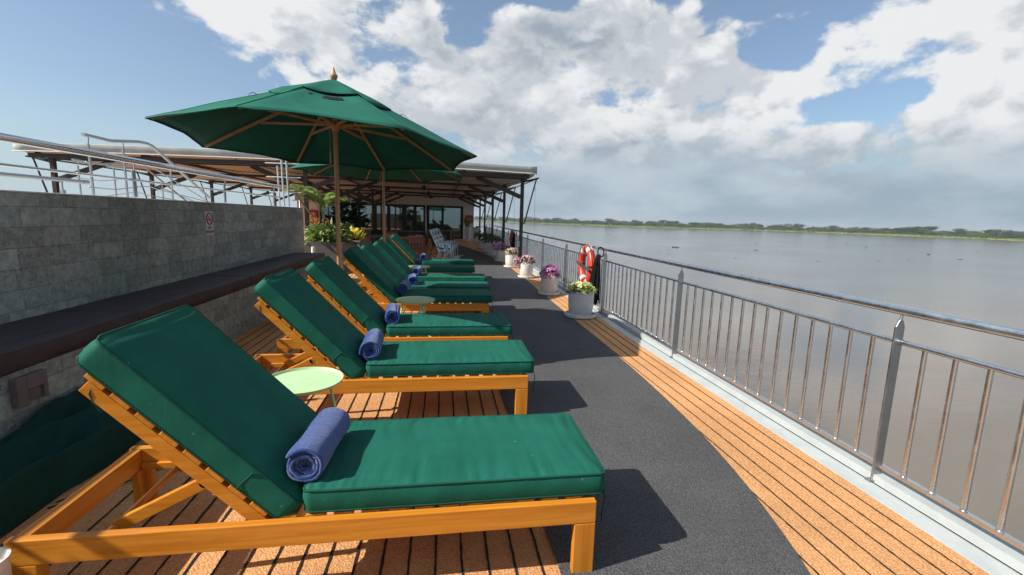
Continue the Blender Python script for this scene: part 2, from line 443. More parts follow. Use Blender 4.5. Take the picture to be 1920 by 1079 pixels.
# ================================================================ SETTING
# ---- river
mb = MB(); mb.add([(-6000, -6000, -6.5), (9000, -6000, -6.5), (9000, 9000, -6.5), (-6000, 9000, -6.5)], [(0, 1, 2, 3)])
def f_water(t, b):
    p = wc(t)
    n1 = t.noise(t.vm('MULTIPLY', p, (1, 1, 1)), 1.1, 5, .6, .5)
    n2 = t.noise(t.vm('MULTIPLY', p, (.05, .09, 1)), 1, 4, .55)
    n3 = t.noise(t.vm('MULTIPLY', p, (.9, 2.2, 1)), .35, 3, .5)
    k = t.mix(t.ss(n2, .35, .65), (.098, .080, .060, 1), (.125, .105, .082, 1))
    t.l.new(k, b.inputs['Base Color'])
    cd = t.new('ShaderNodeCameraData')
    n4 = t.noise(t.vm('MULTIPLY', p, (1.3, 3.6, 1)), 1.2, 4, .6, .8)
    patch = t.ss(t.noise(p, .035, 3, .5), .35, .65, .35, 1.3)
    h = t.m('MULTIPLY', t.m('ADD', t.m('ADD', t.m('MULTIPLY', n1, .25), t.m('MULTIPLY', n3, .6)), t.m('MULTIPLY', n4, .30)), patch)
    bump(t, b, h, .30, .14)
M_WATER = mat('muddy_river', f_water, rough=.09, spec=.55)
struct(mb.build('river', M_WATER))

# ---- far bank: low grassy shelf
BANK = [(-4, 1700), (2, 1450), (5.6, 1020), (8, 930), (11.3, 830), (18, 782), (24, 745), (30, 790), (36, 845), (41, 840), (45.5, 815), (50, 790), (53, 775), (57, 730), (64, 660), (80, 600), (100, 560)]   # bearing, distance
def bank_pt(t):
    a = -4+104*max(0, min(1, t))
    def dist(a):
        for (a0, d0), (a1, d1) in zip(BANK, BANK[1:]):
            if a <= a1: return d0+(d1-d0)*(max(a, a0)-a0)/(a1-a0)
        return BANK[-1][1]
    d = sum(dist(a+k*1.2) for k in (-2, -1, 0, 1, 2))/5
    out = Vector((sin(R(a)), cos(R(a)), 0))
    return out*d, out
def f_bank(t, b):
    p = wc(t); n = t.noise(p, .05, 5, .6); n2 = t.noise(p, .4, 4, .6)
    k = t.mix(t.ss(n, .35, .65), (.11, .17, .035, 1), (.20, .22, .07, 1))
    k = t.mix(t.ss(n2, .55, .75, 0, .6), k, (.06, .10, .03, 1))
    t.l.new(k, b.inputs['Base Color'])
M_BANK = mat('bank_grass', f_bank, rough=.9, spec=.1)
mb = MB(); NB = 160; vs = []
for i in range(NB+1):
    p, nn = bank_pt(i/NB)
    wob = noise.noise(Vector((i*.35, 0, 0)))*9
    for dd, zz in ((-3+wob, -6.62), (0+wob, -6.1), (14, -5.6), (60, -5.2), (900, -5.0)):
        q = p+nn*dd; vs.append((q.x, q.y, zz))
fs = [(i*5+k, (i+1)*5+k, (i+1)*5+k+1, i*5+k+1) for i in range(NB) for k in range(4)]
mb.add(vs, fs)
struct(mb.build('river_bank', M_BANK))

# ---- decks
RAILX = [(-4, 2.57), (5, 2.57), (9.3, 2.60), (12, 2.63), (16, 2.68), (23, 2.80), (31, 2.95)]
def railx(y):
    for (a, xa), (b, xb) in zip(RAILX, RAILX[1:]):
        if y <= b: return xa+(xb-xa)*(max(y, a)-a)/(b-a)
    return RAILX[-1][1]
ys = [-4+i*1.0 for i in range(37)]
def strip(mb, xl, xr, z, ys):
    vs = []
    for y in ys: vs += [(xl(y), y, z), (xr(y), y, z)]
    mb.add(vs, [(2*i, 2*i+1, 2*i+3, 2*i+2) for i in range(len(ys)-1)])
mb = MB(); strip(mb, lambda y: -10.7, lambda y: railx(y)-.16, 0, ys)
struct(mb.build('deck_floor', M_ORANGE))
# plank joints: dark, slightly ragged lines on the orange coating
mb = MB()
def ragged(mb, xf, y0, y1, wd, z, step=.05):
    n = int((y1-y0)/step); vs = []
    k = random.random()*100
    for i in range(n+1):
        y = y0+(y1-y0)*i/n; x = xf(y)
        st = 1 if y < 6 else .4
        a = noise.noise(Vector((y*30, k, 0)))*.0035*st; c = noise.noise(Vector((y*30, k, 9)))*.0035*st
        vs += [(x-wd/2+a, y, z), (x+wd/2+c, y, z)]
    mb.add(vs, [(2*i, 2*i+1, 2*i+3, 2*i+2) for i in range(n)])
for k in range(27):
    x0 = .434-.1145*k
    if x0 > -2.7:
        ragged(mb, lambda y, x0=x0: x0, .8, 11.6, .0105, .004, .03 if k < 16 else .1)
for k in range(22):
    x0 = .434-.1145*k*2
    ragged(mb, lambda y, x0=x0: x0, 11.6, 31, .02, .004, .5)
for k in range(8):
    off = .255+.1145*k
    ragged(mb, lambda y, off=off: railx(y)-off, .8, 31, .010, .004, .03)
struct(mb.build('deck_joint', M_LINE))
# charcoal walkway with its curved right edge and rounded far end
EDGE = [(0.3, 1.20), (1.0, 1.40), (1.536, 1.60), (1.877, 1.69), (2.28, 1.775), (2.7, 1.84), (3.3, 1.895), (4.04, 1.935), (5.4, 1.965), (7.7, 1.99), (10.8, 2.05), (13.7, 2.03), (15.2, 1.98), (17, 1.86), (19, 1.68), (21, 1.42), (23, 1.1), (24.5, .8), (25.6, .5)]
mb = MB(); vs = []
def dense_edge(y):
    for (a, xa), (b, xb) in zip(EDGE, EDGE[1:]):
        if y <= b: return xa+(xb-xa)*(max(y, a)-a)/(b-a)
    return EDGE[-1][1]
yy = [.3+i*.1 for i in range(254)]
for y in yy:
    l = .505 if y < 13 else .505-.09*(y-13)
    r_ = .25*(dense_edge(y-.3)+dense_edge(y-.15)+dense_edge(y+.15)+dense_edge(y+.3))
    vs += [(l, y, .008), (max(r_, l+.02), y, .008)]
mb.add(vs, [(2*i, 2*i+1, 2*i+3, 2*i+2) for i in range(len(yy)-1)])
struct(mb.build('walkway', M_DARK))
# pale painted gutter under the railing, ship's side below it
mb = MB()
vs = []
for y in ys:
    rx = railx(y)
    vs += [(rx-.165, y, .001), (rx-.158, y, .003), (rx-.03, y, .014), (rx-.025, y, .055), (rx+.10, y, .055), (rx+.115, y, .045), (rx+.115, y, -6.8)]
mb.add(vs, [(7*i+k, 7*i+k+1, 7*i+k+8, 7*i+k+7) for i in range(len(ys)-1) for k in range(6)])
struct(mb.build('kerb', M_KERB))
mb = MB(); vs = []
for y in ys: vs += [(railx(y)-.050, y, .0165), (railx(y)-.041, y, .0165)]
mb.add(vs, [(2*i, 2*i+1, 2*i+3, 2*i+2) for i in range(len(ys)-1)])
struct(mb.build('kerb_groove', M_LINE))
mb = MB(); mb.box(-10.9, -4, -6.8, 2.40, 36, -.02)
struct(mb.build('hull', M_HULL))

# ================================================================ STONE POOL WALL AND BENCH
wall = thing('stone_wall', 'long chest-high wall faced in grey green stone tiles behind the bench', 'wall', (-3.25, 4, 0))
def lbuild(mb, name, m, root, **k):
    L = root.location
    mb.v = [(v[0]-L.x, v[1]-L.y, v[2]-L.z) for v in mb.v]
    return mb.build(name, m, root, **k)
mb = MB(); mb.box(-8.5, -3, -.15, -3.25, 11.38, 1.585); lbuild(mb, 'wall_block', M_STONE, wall)
mb = MB(); mb.box(-8.52, -3.02, 1.587, -3.245, 11.385, 1.600); lbuild(mb, 'coping', M_WHITE, wall, bevel=.004)
bench = thing('built_in_bench', 'low stone-faced bench base running along the tiled wall', 'bench', (-2.95, 4, 0))
mb = MB(); mb.box(-3.002, -3, 0.001, -2.42, 9.78, .545); lbuild(mb, 'bench_base', M_STONE, bench)
mb = MB(); mb.box(-3.001, -3, .546, -2.45, 9.76, .554); lbuild(mb, 'seat_board', M_VINYL, bench)

def rounded_pad(L, Wd, T, nx=28, ny=14, rad=.03, puff=.012, pleat=.003, seed=0, topr=None):
    """box cushion, x 0..L, y 0..Wd, z 0..T with soft edges and a little wrinkling"""
    mb = MB()
    def prof(t, n):  # parameter -> nonuniform with edge density
        return .5-.5*cos(pi*t)
    xs = [prof(i/nx, nx)*L for i in range(nx+1)]; ysv = [prof(j/ny, ny)*Wd for j in range(ny+1)]
    top = {}; bot = {}
    vs = []
    def rnd_in(x, L, r):
        d = min(x, L-x)
        return 0 if d >= r else (r-math.sqrt(max(0, r*r-(r-d)**2)))
    for lvl in (1, 0):
        for i, x in enumerate(xs):
            for j, y in enumerate(ysv):
                ex = min(x, L-x); ey = min(y, Wd-y); e = min(ex, ey)
                dome = puff*(1-math.exp(-e/.06))
                # soften corners in plan
                cx = max(0, rad*1.5-ex); cyv = max(0, rad*1.5-ey)
                k = math.hypot(cx, cyv); sc = 1
                px, py = x, y
                if cx > 0 and cyv > 0 and k > 0:
                    m_ = max(cx, cyv)/k
                    px = x+(1-m_)*cx*(1 if x < L/2 else -1); py = y+(1-m_)*cyv*(1 if y < Wd/2 else -1)
                wr = 0
                if lvl:
                    near = math.exp(-ey/.11)*(1-math.exp(-ey/.012))+.5*math.exp(-ex/.09)
                    wr = pleat*near*noise.noise(Vector((x*34+seed*7+2*noise.noise(Vector((x*3, y*3, 1))), ey*3, seed)))*1.8+.003*noise.noise(Vector((x*2.5+seed, y*3, seed*3)))
                    edge = .45*rnd_in(ex, 9, rad)+.45*rnd_in(ey, 9, rad)
                    z = T-edge*.6+dome+wr
                else:
                    z = .35*rnd_in(ex, 9, rad)+.35*rnd_in(ey, 9, rad)
                vs.append((px, py, z))
    n1 = (nx+1)*(ny+1)
    idx = lambda l, i, j: l*n1+i*(ny+1)+j
    fs = []
    for i in range(nx):
        for j in range(ny):
            fs.append((idx(0, i, j), idx(0, i+1, j), idx(0, i+1, j+1), idx(0, i, j+1)))
            fs.append((idx(1, i, j), idx(1, i, j+1), idx(1, i+1, j+1), idx(1, i+1, j)))
    ring = [(i, 0) for i in range(nx)]+[(nx, j) for j in range(ny)]+[(i, ny) for i in range(nx, 0, -1)]+[(0, j) for j in range(ny, 0, -1)]
    o = len(vs); m_ = len(ring)
    for lv in (.66, .33):
        for (i, j) in ring:
            a = Vector(vs[idx(0, i, j)]); b = Vector(vs[idx(1, i, j)])
            p = b.lerp(a, lv); c = Vector((L/2, Wd/2, p.z)); d = (p-c)
            bul = .006+.004*noise.noise(Vector((p.x*9+seed, p.y*9, lv*3)))
            ox = (1 if j in () else 0)
            nrm = Vector(((-1 if i == 0 else 1 if i == nx else 0), (-1 if j == 0 else 1 if j == ny else 0), 0))
            if nrm.length: nrm.normalize()
            vs.append(tuple(p+nrm*bul))
    T0 = [idx(0, i, j) for i, j in ring]; B0 = [idx(1, i, j) for i, j in ring]
    R1 = [o+k for k in range(m_)]; R2 = [o+m_+k for k in range(m_)]
    for k in range(m_):
        q = (k+1) % m_
        fs += [(T0[k], R1[k], R1[q], T0[q]), (R1[k], R2[k], R2[q], R1[q]), (R2[k], B0[k], B0[q], R2[q])]
    mb.add(vs, fs)
    pip = MB()
    tl = [Vector(vs[i])+Vector((0, 0, .001)) for i in T0]; bl = [Vector(vs[i]) for i in B0]
    pip.tube(tl, .0048, 6, closed=True); pip.tube(bl, .0042, 6, closed=True)
    return mb, pip
# long dark cushions on the bench
SEAMS = [-2.0, 1.75, 3.95, 6.1, 8.1, 9.8]
for k in range(len(SEAMS)-1):
    a, b = SEAMS[k], SEAMS[k+1]
    mb, pip = rounded_pad(.60, b-a-.012, .125, 10, 40, .016, .003, .001, k+20)
    lbl = ['dark brown bench cushion nearest the camera, left of the folded cover', 'dark brown bench cushion above the recessed step light', 'dark brown bench cushion behind the second reclined lounger back',
           'dark brown bench cushion below the far half of the wall', 'dark brown bench cushion at the far end, next to the big grey planter'][k]
    t = thing('bench_cushion', lbl, 'cushion', (-3.0, a, .555), 0, 'cushions along the built-in bench')
    o = mb.build('pad', M_VINYL, t, smooth=True); o.data.set_sharp_from_angle(angle=R(60))
    s = MB(); s.tube([(.46, .02, .1275), (.46, (b-a)*.5, .128), (.46, b-a-.03, .1275)], .0025, 5); s.build('seam', M_VINYL, t)
# recessed step light on the bench front
t = thing('step_light', 'mauve brown step light fixed to the stone bench front', 'light', (-2.42, 2.93, .43))
mb = MB()
mb.box(0, -.10, -.085, .045, -.035, .085); mb.box(0, -.0345, .0, .045, .10, .085); mb.box(0, .075, -.085, .045, .10, -.0005); mb.box(0, -.0345, -.085, .018, .0745, -.0005)
mb.build('housing', M_LAMPB, t, bevel=.006)
mb = MB(); mb.box(.019, -.03, -.08, .022, .07, -.006); mb.build('lens', M_LAMPB, t)

# no smoking sign
def text_mesh(body, size, ext=.0006):
    cu = bpy.data.curves.new('txt', 'FONT'); cu.body = body; cu.size = size; cu.align_x = 'CENTER'; cu.extrude = ext; cu.offset = size*.02
    o = bpy.data.objects.new('tmp', cu); col.objects.link(o)
    dg = bpy.context.evaluated_depsgraph_get(); dg.update()
    me = bpy.data.meshes.new_from_object(o.evaluated_get(dg)); bpy.data.objects.remove(o)
    return me
t = thing('no_smoking_sign', 'white and red no smoking notice on the grey stone wall', 'sign', (-3.249, 6.99, 1.305), R(90))
# local x runs along the wall (world +y), local z up, local -y faces the deck
mb = MB(); mb.box(-.105, -.003, -.165, .105, 0, .165); mb.build('plate', M_SIGN, t)
mb = MB(); prof = []
ring = [(.078*cos(a), -.0048, .065+.078*sin(a)) for a in [2*pi*i/36 for i in range(36)]]
mb.tube(ring, .0078, 8, closed=True)
mb.bar((-.054, -.0048, .119), (.054, -.0048, .011), .013, .003, (0, 1, 0)); mb.build('ban_symbol', M_SIGNRED, t)
mb = MB(); mb.box(-.055, -.0042, .045, .012, -.003, .058); mb.box(.016, -.0042, .045, .026, -.003, .058); mb.box(.03, -.0042, .045, .05, -.003, .058); mb.build('cigarette', M_INK, t)
for body, size, z in (('NO', .055, -.078), ('SMOKING', .048, -.133)):
    me = text_mesh(body, size); me.materials.append(M_INK)
    o = bpy.data.objects.new('lettering', me); col.objects.link(o); o.parent = t
    o.location = (0, -.0036, z); o.rotation_euler = (R(90), 0, 0)

# ---- pool rail on top of the wall
rail = thing('pool_railing', 'polished steel railing with two long rails on top of the stone wall', 'railing', (-3.35, 6, 1.61))
mb = MB(); mb.tube([(-3.35, -2, 2.0), (-3.35, 10.15, 2.0), (-3.35, 10.2, 1.99)], .034, 16); lbuild(mb, 'top_rail', M_STEEL, rail, smooth=True)
mb = MB(); mb.tube([(-3.37, -2, 1.80), (-3.37, 10.3, 1.79)], .013, 10); lbuild(mb, 'middle_rail', M_STEEL, rail, smooth=True)
for y in (-.9, 1.3, 3.45, 5.68, 7.8, 9.9):
    mb = MB(); mb.box(-3.38, y-.028, 1.611, -3.365, y+.028, 1.90); mb.tube([(-3.36, y, 1.89), (-3.355, y, 1.98)], .008, 8); lbuild(mb, 'post', M_STEELD, rail, bevel=.003)
# short capped rail behind
r2 = thing('grab_rail', 'short thick steel grab rail ending above the left part of the wall', 'railing', (-3.95, 4, 1.61))
mb = MB(); mb.tube([(-3.95, -2, 1.755), (-3.95, 5.82, 1.76)], .02, 12)
mb.tube([(-3.95, 5.78, 1.76), (-3.95, 5.86, 1.76)], .024, 12); lbuild(mb, 'top_rail', M_STEELD, r2, smooth=True, auto=40)
for y in (.5, 3.0, 5.5):
    mb = MB(); mb.tube([(-3.95, y, 1.611), (-3.95, y, 1.75)], .009, 8); mb.box(-3.965, y-.02, 1.611, -3.935, y+.02, 1.66); lbuild(mb, 'post', M_STEELD, r2)
# stair handrail of the pool deck: rises, runs level, slopes down
def handrail(name, lbl, x, k, r_):
    y0 = 5.94*k; S_ = k
    P = [(x, 5.94*k, 1.5+.79*S_), (x, 6.37*k, 1.5+.786*S_), (x, 6.9*k, 1.5+.858*S_), (x, 7.08*k, 1.5+.862*S_), (x, 7.2*k, 1.5+.84*S_), (x, 8.66*k, 1.5+.20*S_)]
    if k > 1.1: P = [(p[0], p[1], p[2]-.42) for p in P]
    t = thing(name, lbl, 'railing', (x, 7*k, 1.61), 0, 'stair handrails behind the wall')
    mb = MB(); mb.tube(P, r_, 12); lbuild(mb, 'top_rail', M_STEELD, t, smooth=True, auto=60)
    for yy_ in (6.02, 6.6, 7.6):
        y = yy_*k
        for (a, b) in zip(P, P[1:]):
            if a[1] <= y <= b[1]: z = a[2]+(b[2]-a[2])*(y-a[1])/(b[1]-a[1])
        mb = MB(); mb.box(x-.02, y-.012, 1.611, x-.004, y+.012, max(1.65, z-.09)); mb.tube([(x-.012, y, max(1.64, z-.1)), (x, y, z)], .007, 8); lbuild(mb, 'post', M_STEELD, t)
    for dz in (-.30, -.58):
        Q = [(p[0], p[1], max(1.62, p[2]+dz)) for p in P]
        mb = MB(); mb.tube(Q, .007, 6); lbuild(mb, 'lower_rail', M_STEELD, t, smooth=True)
handrail('stair_handrail', 'nearer bent steel stair handrail rising highest above the stone wall', -4.0, 1.0, .021)
handrail('stair_handrail', 'farther bent steel stair handrail lower behind the stone wall', -6.2, 1.5, .017)
# towel ladder
t = thing('pool_ladder_frame', 'upright steel pool ladder frame with three cross bars near the wall end', 'ladder', (-3.3, 10.3, 1.61))
for (xa, za, xb) in ((-3.33, 2.6, -3.31), (-3.235, 2.58, -3.215), (-3.46, 2.45, -3.45), (-3.22, 2.5, -3.25)):
    y = 10.3 if xa != -3.46 else 10.45
    if za == 2.5: y = 10.62; xa = -3.32; xb = -3.32
    mb = MB(); mb.tube([(xb, y, 1.612), (xa, y, za)], .017, 12); lbuild(mb, 'upright', M_STEELW, t, smooth=True, auto=50)
for z, x0, x1 in ((2.49, -3.66, -2.98), (2.21, -3.65, -2.97), (1.9, -3.61, -2.98)):
    mb = MB(); mb.tube([(x0, 10.34, z), (x1, 10.34, z)], .012, 10); lbuild(mb, 'cross_bar', M_STEELW, t, smooth=True, auto=50)
t = thing('stair_rail', 'sloping steel stair rail going down past the end of the wall', 'railing', (-3.36, 12.2, 0))
mb = MB(); mb.tube([(-3.36, 10.6, 1.93), (-3.37, 11.2, 1.93), (-3.34, 13.5, 1.02)], .022, 12); lbuild(mb, 'top_rail', M_STEELD, t, smooth=True, auto=60)
mb = MB(); mb.tube([(-3.36, 11.45, 1.35), (-3.34, 13.5, .55)], .01, 8); lbuild(mb, 'lower_rail', M_STEELD, t, smooth=True)
for y, z in ((11.5, 1.8), (13.4, 1.05)):
    mb = MB(); mb.tube([(-3.35, y, .01), (-3.35, y, z)], .016, 10); lbuild(mb, 'post', M_STEELD, t, smooth=True)
for o in [o for o in col.objects if o.parent is None and o.name.split('.')[0] in ('stone_wall', 'no_smoking_sign', 'pool_railing', 'grab_rail', 'stair_handrail', 'pool_ladder_frame')]:
    o.location = Vector((0, 0, 1.5))+(o.location-Vector((0, 0, 1.5)))*.923; o.scale = (.923,)*3     # the whole wall stands at its true distance
# little light bollard at the wall end
t = thing('deck_bollard', 'small cream bollard at the foot of the stone wall end', 'bollard', (-3.1, 11.55, 0))
mb = MB(); mb.lathe([(.045, 0), (.045, .66), (.04, .675), (.01, .68)], n=16); mb.build('shaft', M_CREAM, t, smooth=True, auto=40)

# ================================================================ SUN LOUNGERS
def T(ax): return MATS['teak_'+'xyz'[ax]]
LEN, WID, RZ = 2.15, .68, .334          # length, width, top of rail
HX = -1.305; ANG = R(46)                # hinge of the back
def make_lounger():
    # local frame: foot end at x=0 (+x), near side y=0; moved so that the origin is at the base centre
    cx, cy = -LEN/2, WID/2
    t = thing('sun_lounger', None, 'sun lounger')
    def b(mb, name, m, parent=t, **k):
        mb.v = [(v[0]-cx, v[1]-cy, v[2]) for v in mb.v]
        return mb.build(name, m, parent, **k)
    for y0 in (0, WID-.034):
        mb = MB(); mb.box(-LEN, y0, RZ-.098, 0, y0+.034, RZ); b(mb, 'side_rail', T(0), bevel=.004)
    for (x0, y0) in ((-.092, .0), (-.092, WID-.034), (-LEN, 0), (-LEN, WID-.034)):
        mb = MB(); mb.box(x0, y0, 0, x0+.092, y0+.034, RZ-.0985)
        ins = y0+.034 if y0 == 0 else y0-.05
        mb.box(x0+.03, ins, .004, x0+.062, ins+.05, RZ-.1)
        b(mb, 'leg', T(2), bevel=.004)
    mb = MB(); mb.box(-.034, .0345, RZ-.098, -.002, WID-.0345, RZ-.006); b(mb, 'end_beam', T(1), bevel=.003)
    mb = MB(); mb.box(-LEN+.01, .0345, RZ-.098, -LEN+.055, WID-.0345, RZ-.004); b(mb, 'end_beam', T(1), bevel=.003)
    mb = MB(); mb.box(-1.25, .0345, RZ-.1, -1.21, WID-.0345, RZ-.03); b(mb, 'cross_beam', T(1), bevel=.003)
    for y0 in (.036, WID-.062):
        mb = MB(); mb.box(-1.30, y0, RZ-.06, -.036, y0+.026, RZ-.02); b(mb, 'seat_bearer', T(0))
    for k in range(12):
        x = -.09-k*.104
        mb = MB(); mb.box(x-.036, .037, RZ-.019, x+.036, WID-.037, RZ+.004); b(mb, 'slat', T(1), bevel=.003)
    # back: frame rails, slats, prop
    M = Matrix.Translation((HX, 0, RZ-.012)) @ Matrix.Rotation(-ANG, 4, 'Y') @ Matrix.Scale(-1, 4, (1, 0, 0))
    M = Matrix.Translation((HX, 0, RZ-.012)) @ Matrix.Rotation(ANG, 4, 'Y')
    back = MB()
    BL = .80
    fr = thing('backrest', None, None); fr.parent = t
    fr.empty_display_size = .1
    for y0 in (.046, WID-.078):
        mb = MB(); mb.box(-BL, y0, -.052, .02, y0+.032, -.002, M); b(mb, 'back_rail', T(0), fr, bevel=.003)
    for k in range(8):
        x = -.055-k*.104
        mb = MB(); mb.box(x-.038, .044, .0, x+.038, WID-.044, .018, M); b(mb, 'slat', T(1), fr, bevel=.003)
    # prop: two arms from the back rails down to a rod resting on the frame
    pv = Vector((-1.555, 0, .445)); rod = Vector((-1.885, 0, RZ-.055))
    for y0 in (.13, WID-.13):
        mb = MB(); mb.bar((pv.x, y0, pv.z), (rod.x, y0, rod.z), .026, .05, (0, 0, 1)); mb.tube([(pv.x, y0-.013, pv.z), (pv.x, y0+.013, pv.z)], .025, 16)
        b(mb, 'prop_arm', T(0), bevel=.004)
        mb = MB(); mb.tube([(pv.x+.004, y0-.018, pv.z), (pv.x+.004, y0-.021, pv.z)], .008, 10); b(mb, 'bolt', M_STEELD)
    mb = MB(); mb.tube([(rod.x, .04, rod.z), (rod.x, WID-.04, rod.z)], .014, 10); b(mb, 'prop_rod', T(1), smooth=True)
    for y0 in (.115, WID-.145):
        mb = MB(); mb.box(-.42, y0, -.085, -.33, y0+.03, -.02, M); b(mb, 'hinge_block', T(0), fr, bevel=.004)
    for y0 in (.0345, WID-.0555):
        mb = MB(); mb.box(-LEN+.06, y0, RZ-.1, -1.32, y0+.021, RZ-.07); b(mb, 'notched_bearer', T(0))
    # cushions
    pad, pip = rounded_pad(1.225, .605, .100, 120, 44, .022, .011, .0062, 1)
    for q in (pad, pip): q.v = [(v[0]-1.175, v[1]+.036, v[2]+RZ+.006) for v in q.v]
    sc = b(pad, 'seat_cushion', M_CUSH, smooth=True); b(pip, 'piping', M_CUSHP, sc, smooth=True)
    pad, pip = rounded_pad(.935, .605, .115, 90, 44, .026, .012, .0040, 5)
    Mb = M @ Matrix.Translation((-.885, .036, .022))
    for q in (pad, pip): q.v = [tuple(Mb @ Vector((v[0], v[1], v[2]))) for v in q.v]
    bc = b(pad, 'back_cushion', M_CUSH, smooth=True); b(pip, 'piping', M_CUSHP, bc, smooth=True)
    # cross seam and tie cord
    mb = MB()
    mb.tube([tuple(Mb @ Vector((.71, -.0075, z))) for z in (.008, .05, .10)], .0028, 5); b(mb, 'seam', M_CUSHP, bc)
    mb = MB(); mb.tube([(-1.85, .055, .885), (-1.862, .045, .85), (-1.855, .05, .81), (-1.835, .055, .775)], .0035, 5); b(mb, 'tie_cord', M_CUSHP, bc)
    mb = MB(); mb.tube([(.052, .08, .36), (.064, .075, .30), (.055, .08, .22), (.062, .09, .17)], .003, 5); b(mb, 'tie_cord', M_CUSHP, sc)
    return t
LOUNGERS = [(.645, 1.66, 0), (.638, 3.18, 0), (.645, 4.31, 0), (.627, 6.03, .0), (.68, 6.83, .0), (.72, 7.88, 0), (.62, 9.42, 0), (.70, 10.75, 0)]
LLAB = ['nearest sun lounger with green cushions, fully in front with its wooden prop showing',
        'second green sun lounger, behind the pale green sunlit table',
        'third green sun lounger, its foot end crossed by the umbrella shadow edge',
        'green sun lounger in shade right behind the second small round table',
        'green sun lounger in the middle of the shaded group of three',
        'green sun lounger farthest in the group of three beside the second umbrella pole',
        'green sun lounger in shade behind the third small table',
        'farthest green sun lounger, just in front of the white rocking chairs']
proto = make_lounger()
lroots = []
for i, (xf, yn, a) in enumerate(LOUNGERS):
    o = proto if i == 0 else copy_tree(proto)
    o.location = (xf-LEN/2, yn+WID/2, .002); o.rotation_euler = (0, 0, R(a))
    o['label'] = LLAB[i]; o['category'] = 'sun lounger'; o['group'] = 'sun loungers in a row along the deck'
    lroots.append(o)

# ---- rolled towels
def make_towel(seed=0):
    t = thing('rolled_towel', None, 'towel')
    mb = MB(); turns = 4.4; N = 150; r0, r1 = .014, .081; L = .40; NL = 30
    vs = []; th = .0125
    def pt(s, inner, yv, l):
        a = s*turns*2*pi; r = r0+(r1-r0)*s - (th if inner else 0)
        fat = 1+.05*noise.noise(Vector((l*3, seed, 0)))-.10*(abs(l-.5)*2)**4*0
        end = (.018*noise.noise(Vector((s*6, seed, 3+round(l)))) + (1-s)*.020)*(1 if l < .5 else -1)*(1 if l in (0, 1) else 0)
        r *= fat*(1+.02*noise.noise(Vector((l*7, a, seed)))+.10*(1-s)*noise.noise(Vector((a*.55, seed*3, 0)))); r += .0045*noise.noise(Vector((a*1.3, l*2, seed)))
        return (r*cos(a), yv+end, r*sin(a)*.93)
    rows = []
    for l in [i/NL for i in range(NL+1)]:
        for inner in (0, 1):
            rows.append([pt(s/N, inner, l*L, l) for s in range(N+1)])
    o = 0
    for r_ in rows: vs += r_
    W_ = N+1; fs = []
    R_ = lambda l, inn, s: (l*2+inn)*W_+s
    for l in range(NL):
        for s in range(N):
            fs.append((R_(l, 0, s), R_(l, 0, s+1), R_(l+1, 0, s+1), R_(l+1, 0, s)))
            fs.append((R_(l, 1, s), R_(l+1, 1, s), R_(l+1, 1, s+1), R_(l, 1, s+1)))
        fs.append((R_(l, 0, N), R_(l, 1, N), R_(l+1, 1, N), R_(l+1, 0, N)))
        fs.append((R_(l, 0, 0), R_(l+1, 0, 0), R_(l+1, 1, 0), R_(l, 1, 0)))
    for s in range(N):
        fs.append((R_(0, 0, s), R_(0, 1, s), R_(0, 1, s+1), R_(0, 0, s+1)))
        fs.append((R_(NL, 0, s), R_(NL, 0, s+1), R_(NL, 1, s+1), R_(NL, 1, s)))
    mb.add(vs, fs)
    mb.v = [(v[0], v[1]-L/2, v[2]) for v in mb.v]
    # fluffy ring: fine displacement
    ob = mb.build('towel_roll', M_TOWEL, t, smooth=True)
    # terry pile: short tufts standing off the outer layer and the rolled ends
    rs = random.Random(8); pf = []; V = [Vector(v) for v in mb.v]
    outer = [f for f in mb.f if len(f) == 4]
    for _ in range(15000):
        f = outer[rs.randrange(len(outer))]; p = V[f[0]].lerp(V[f[1]], rs.random()).lerp(V[f[3]].lerp(V[f[2]], rs.random()), rs.random())
        rad = math.hypot(p.x, p.z); endf = abs(abs(p.y)-L/2) < .03
        if rad < .066 and not endf: continue
        nrm = Vector((0, -1 if p.y < 0 else 1, 0)) if rad < .066 else Vector((p.x, 0, p.z)).normalized()
        tan = Vector((rs.uniform(-1, 1), rs.uniform(-1, 1), rs.uniform(-1, 1))).normalized()
        h = rs.uniform(.002, .0052); q = p+nrm*h+tan*.0018
        pf.append((p-tan*.0011, p+tan*.0011, q))
    pb = MB()
    for a3 in pf: pb.add(a3, [(0, 1, 2)])
    pl = pb.build('terry_pile', M_TOWEL, ob); pl['kind'] = 'stuff'
    return t
TOW = ['blue rolled towel on the nearest lounger', 'blue rolled towel on the second lounger, above the pale green table', 'blue rolled towel on the third lounger',
       'blue rolled towel shaded on the fourth lounger, above the second small table', 'blue rolled towel on the middle lounger of the shaded three', 'blue rolled towel on the sixth lounger, sunlit on top',
       'dark blue rolled towel on the lounger behind the third small table', 'blue rolled towel on the farthest lounger']
tw = make_towel(1)
for i, (xf, yn, a) in enumerate(LOUNGERS):
    o = tw if i == 0 else copy_tree(tw)
    o.location = (xf-1.155+[-.01, -.01, .01, 0, .02, 0, .01, 0][i], yn+[.275, .29, .30, .3, .31, .33, .3, .3][i], .516)
    o.rotation_euler = (0, R([0, -50, 100, 30, 160, 220, 80, 300][i]), R([-4, 3, 5, -3, 4, -5, 2, 3][i]))
    o['label'] = TOW[i]; o['category'] = 'towel'; o['group'] = 'rolled blue towels on the loungers'

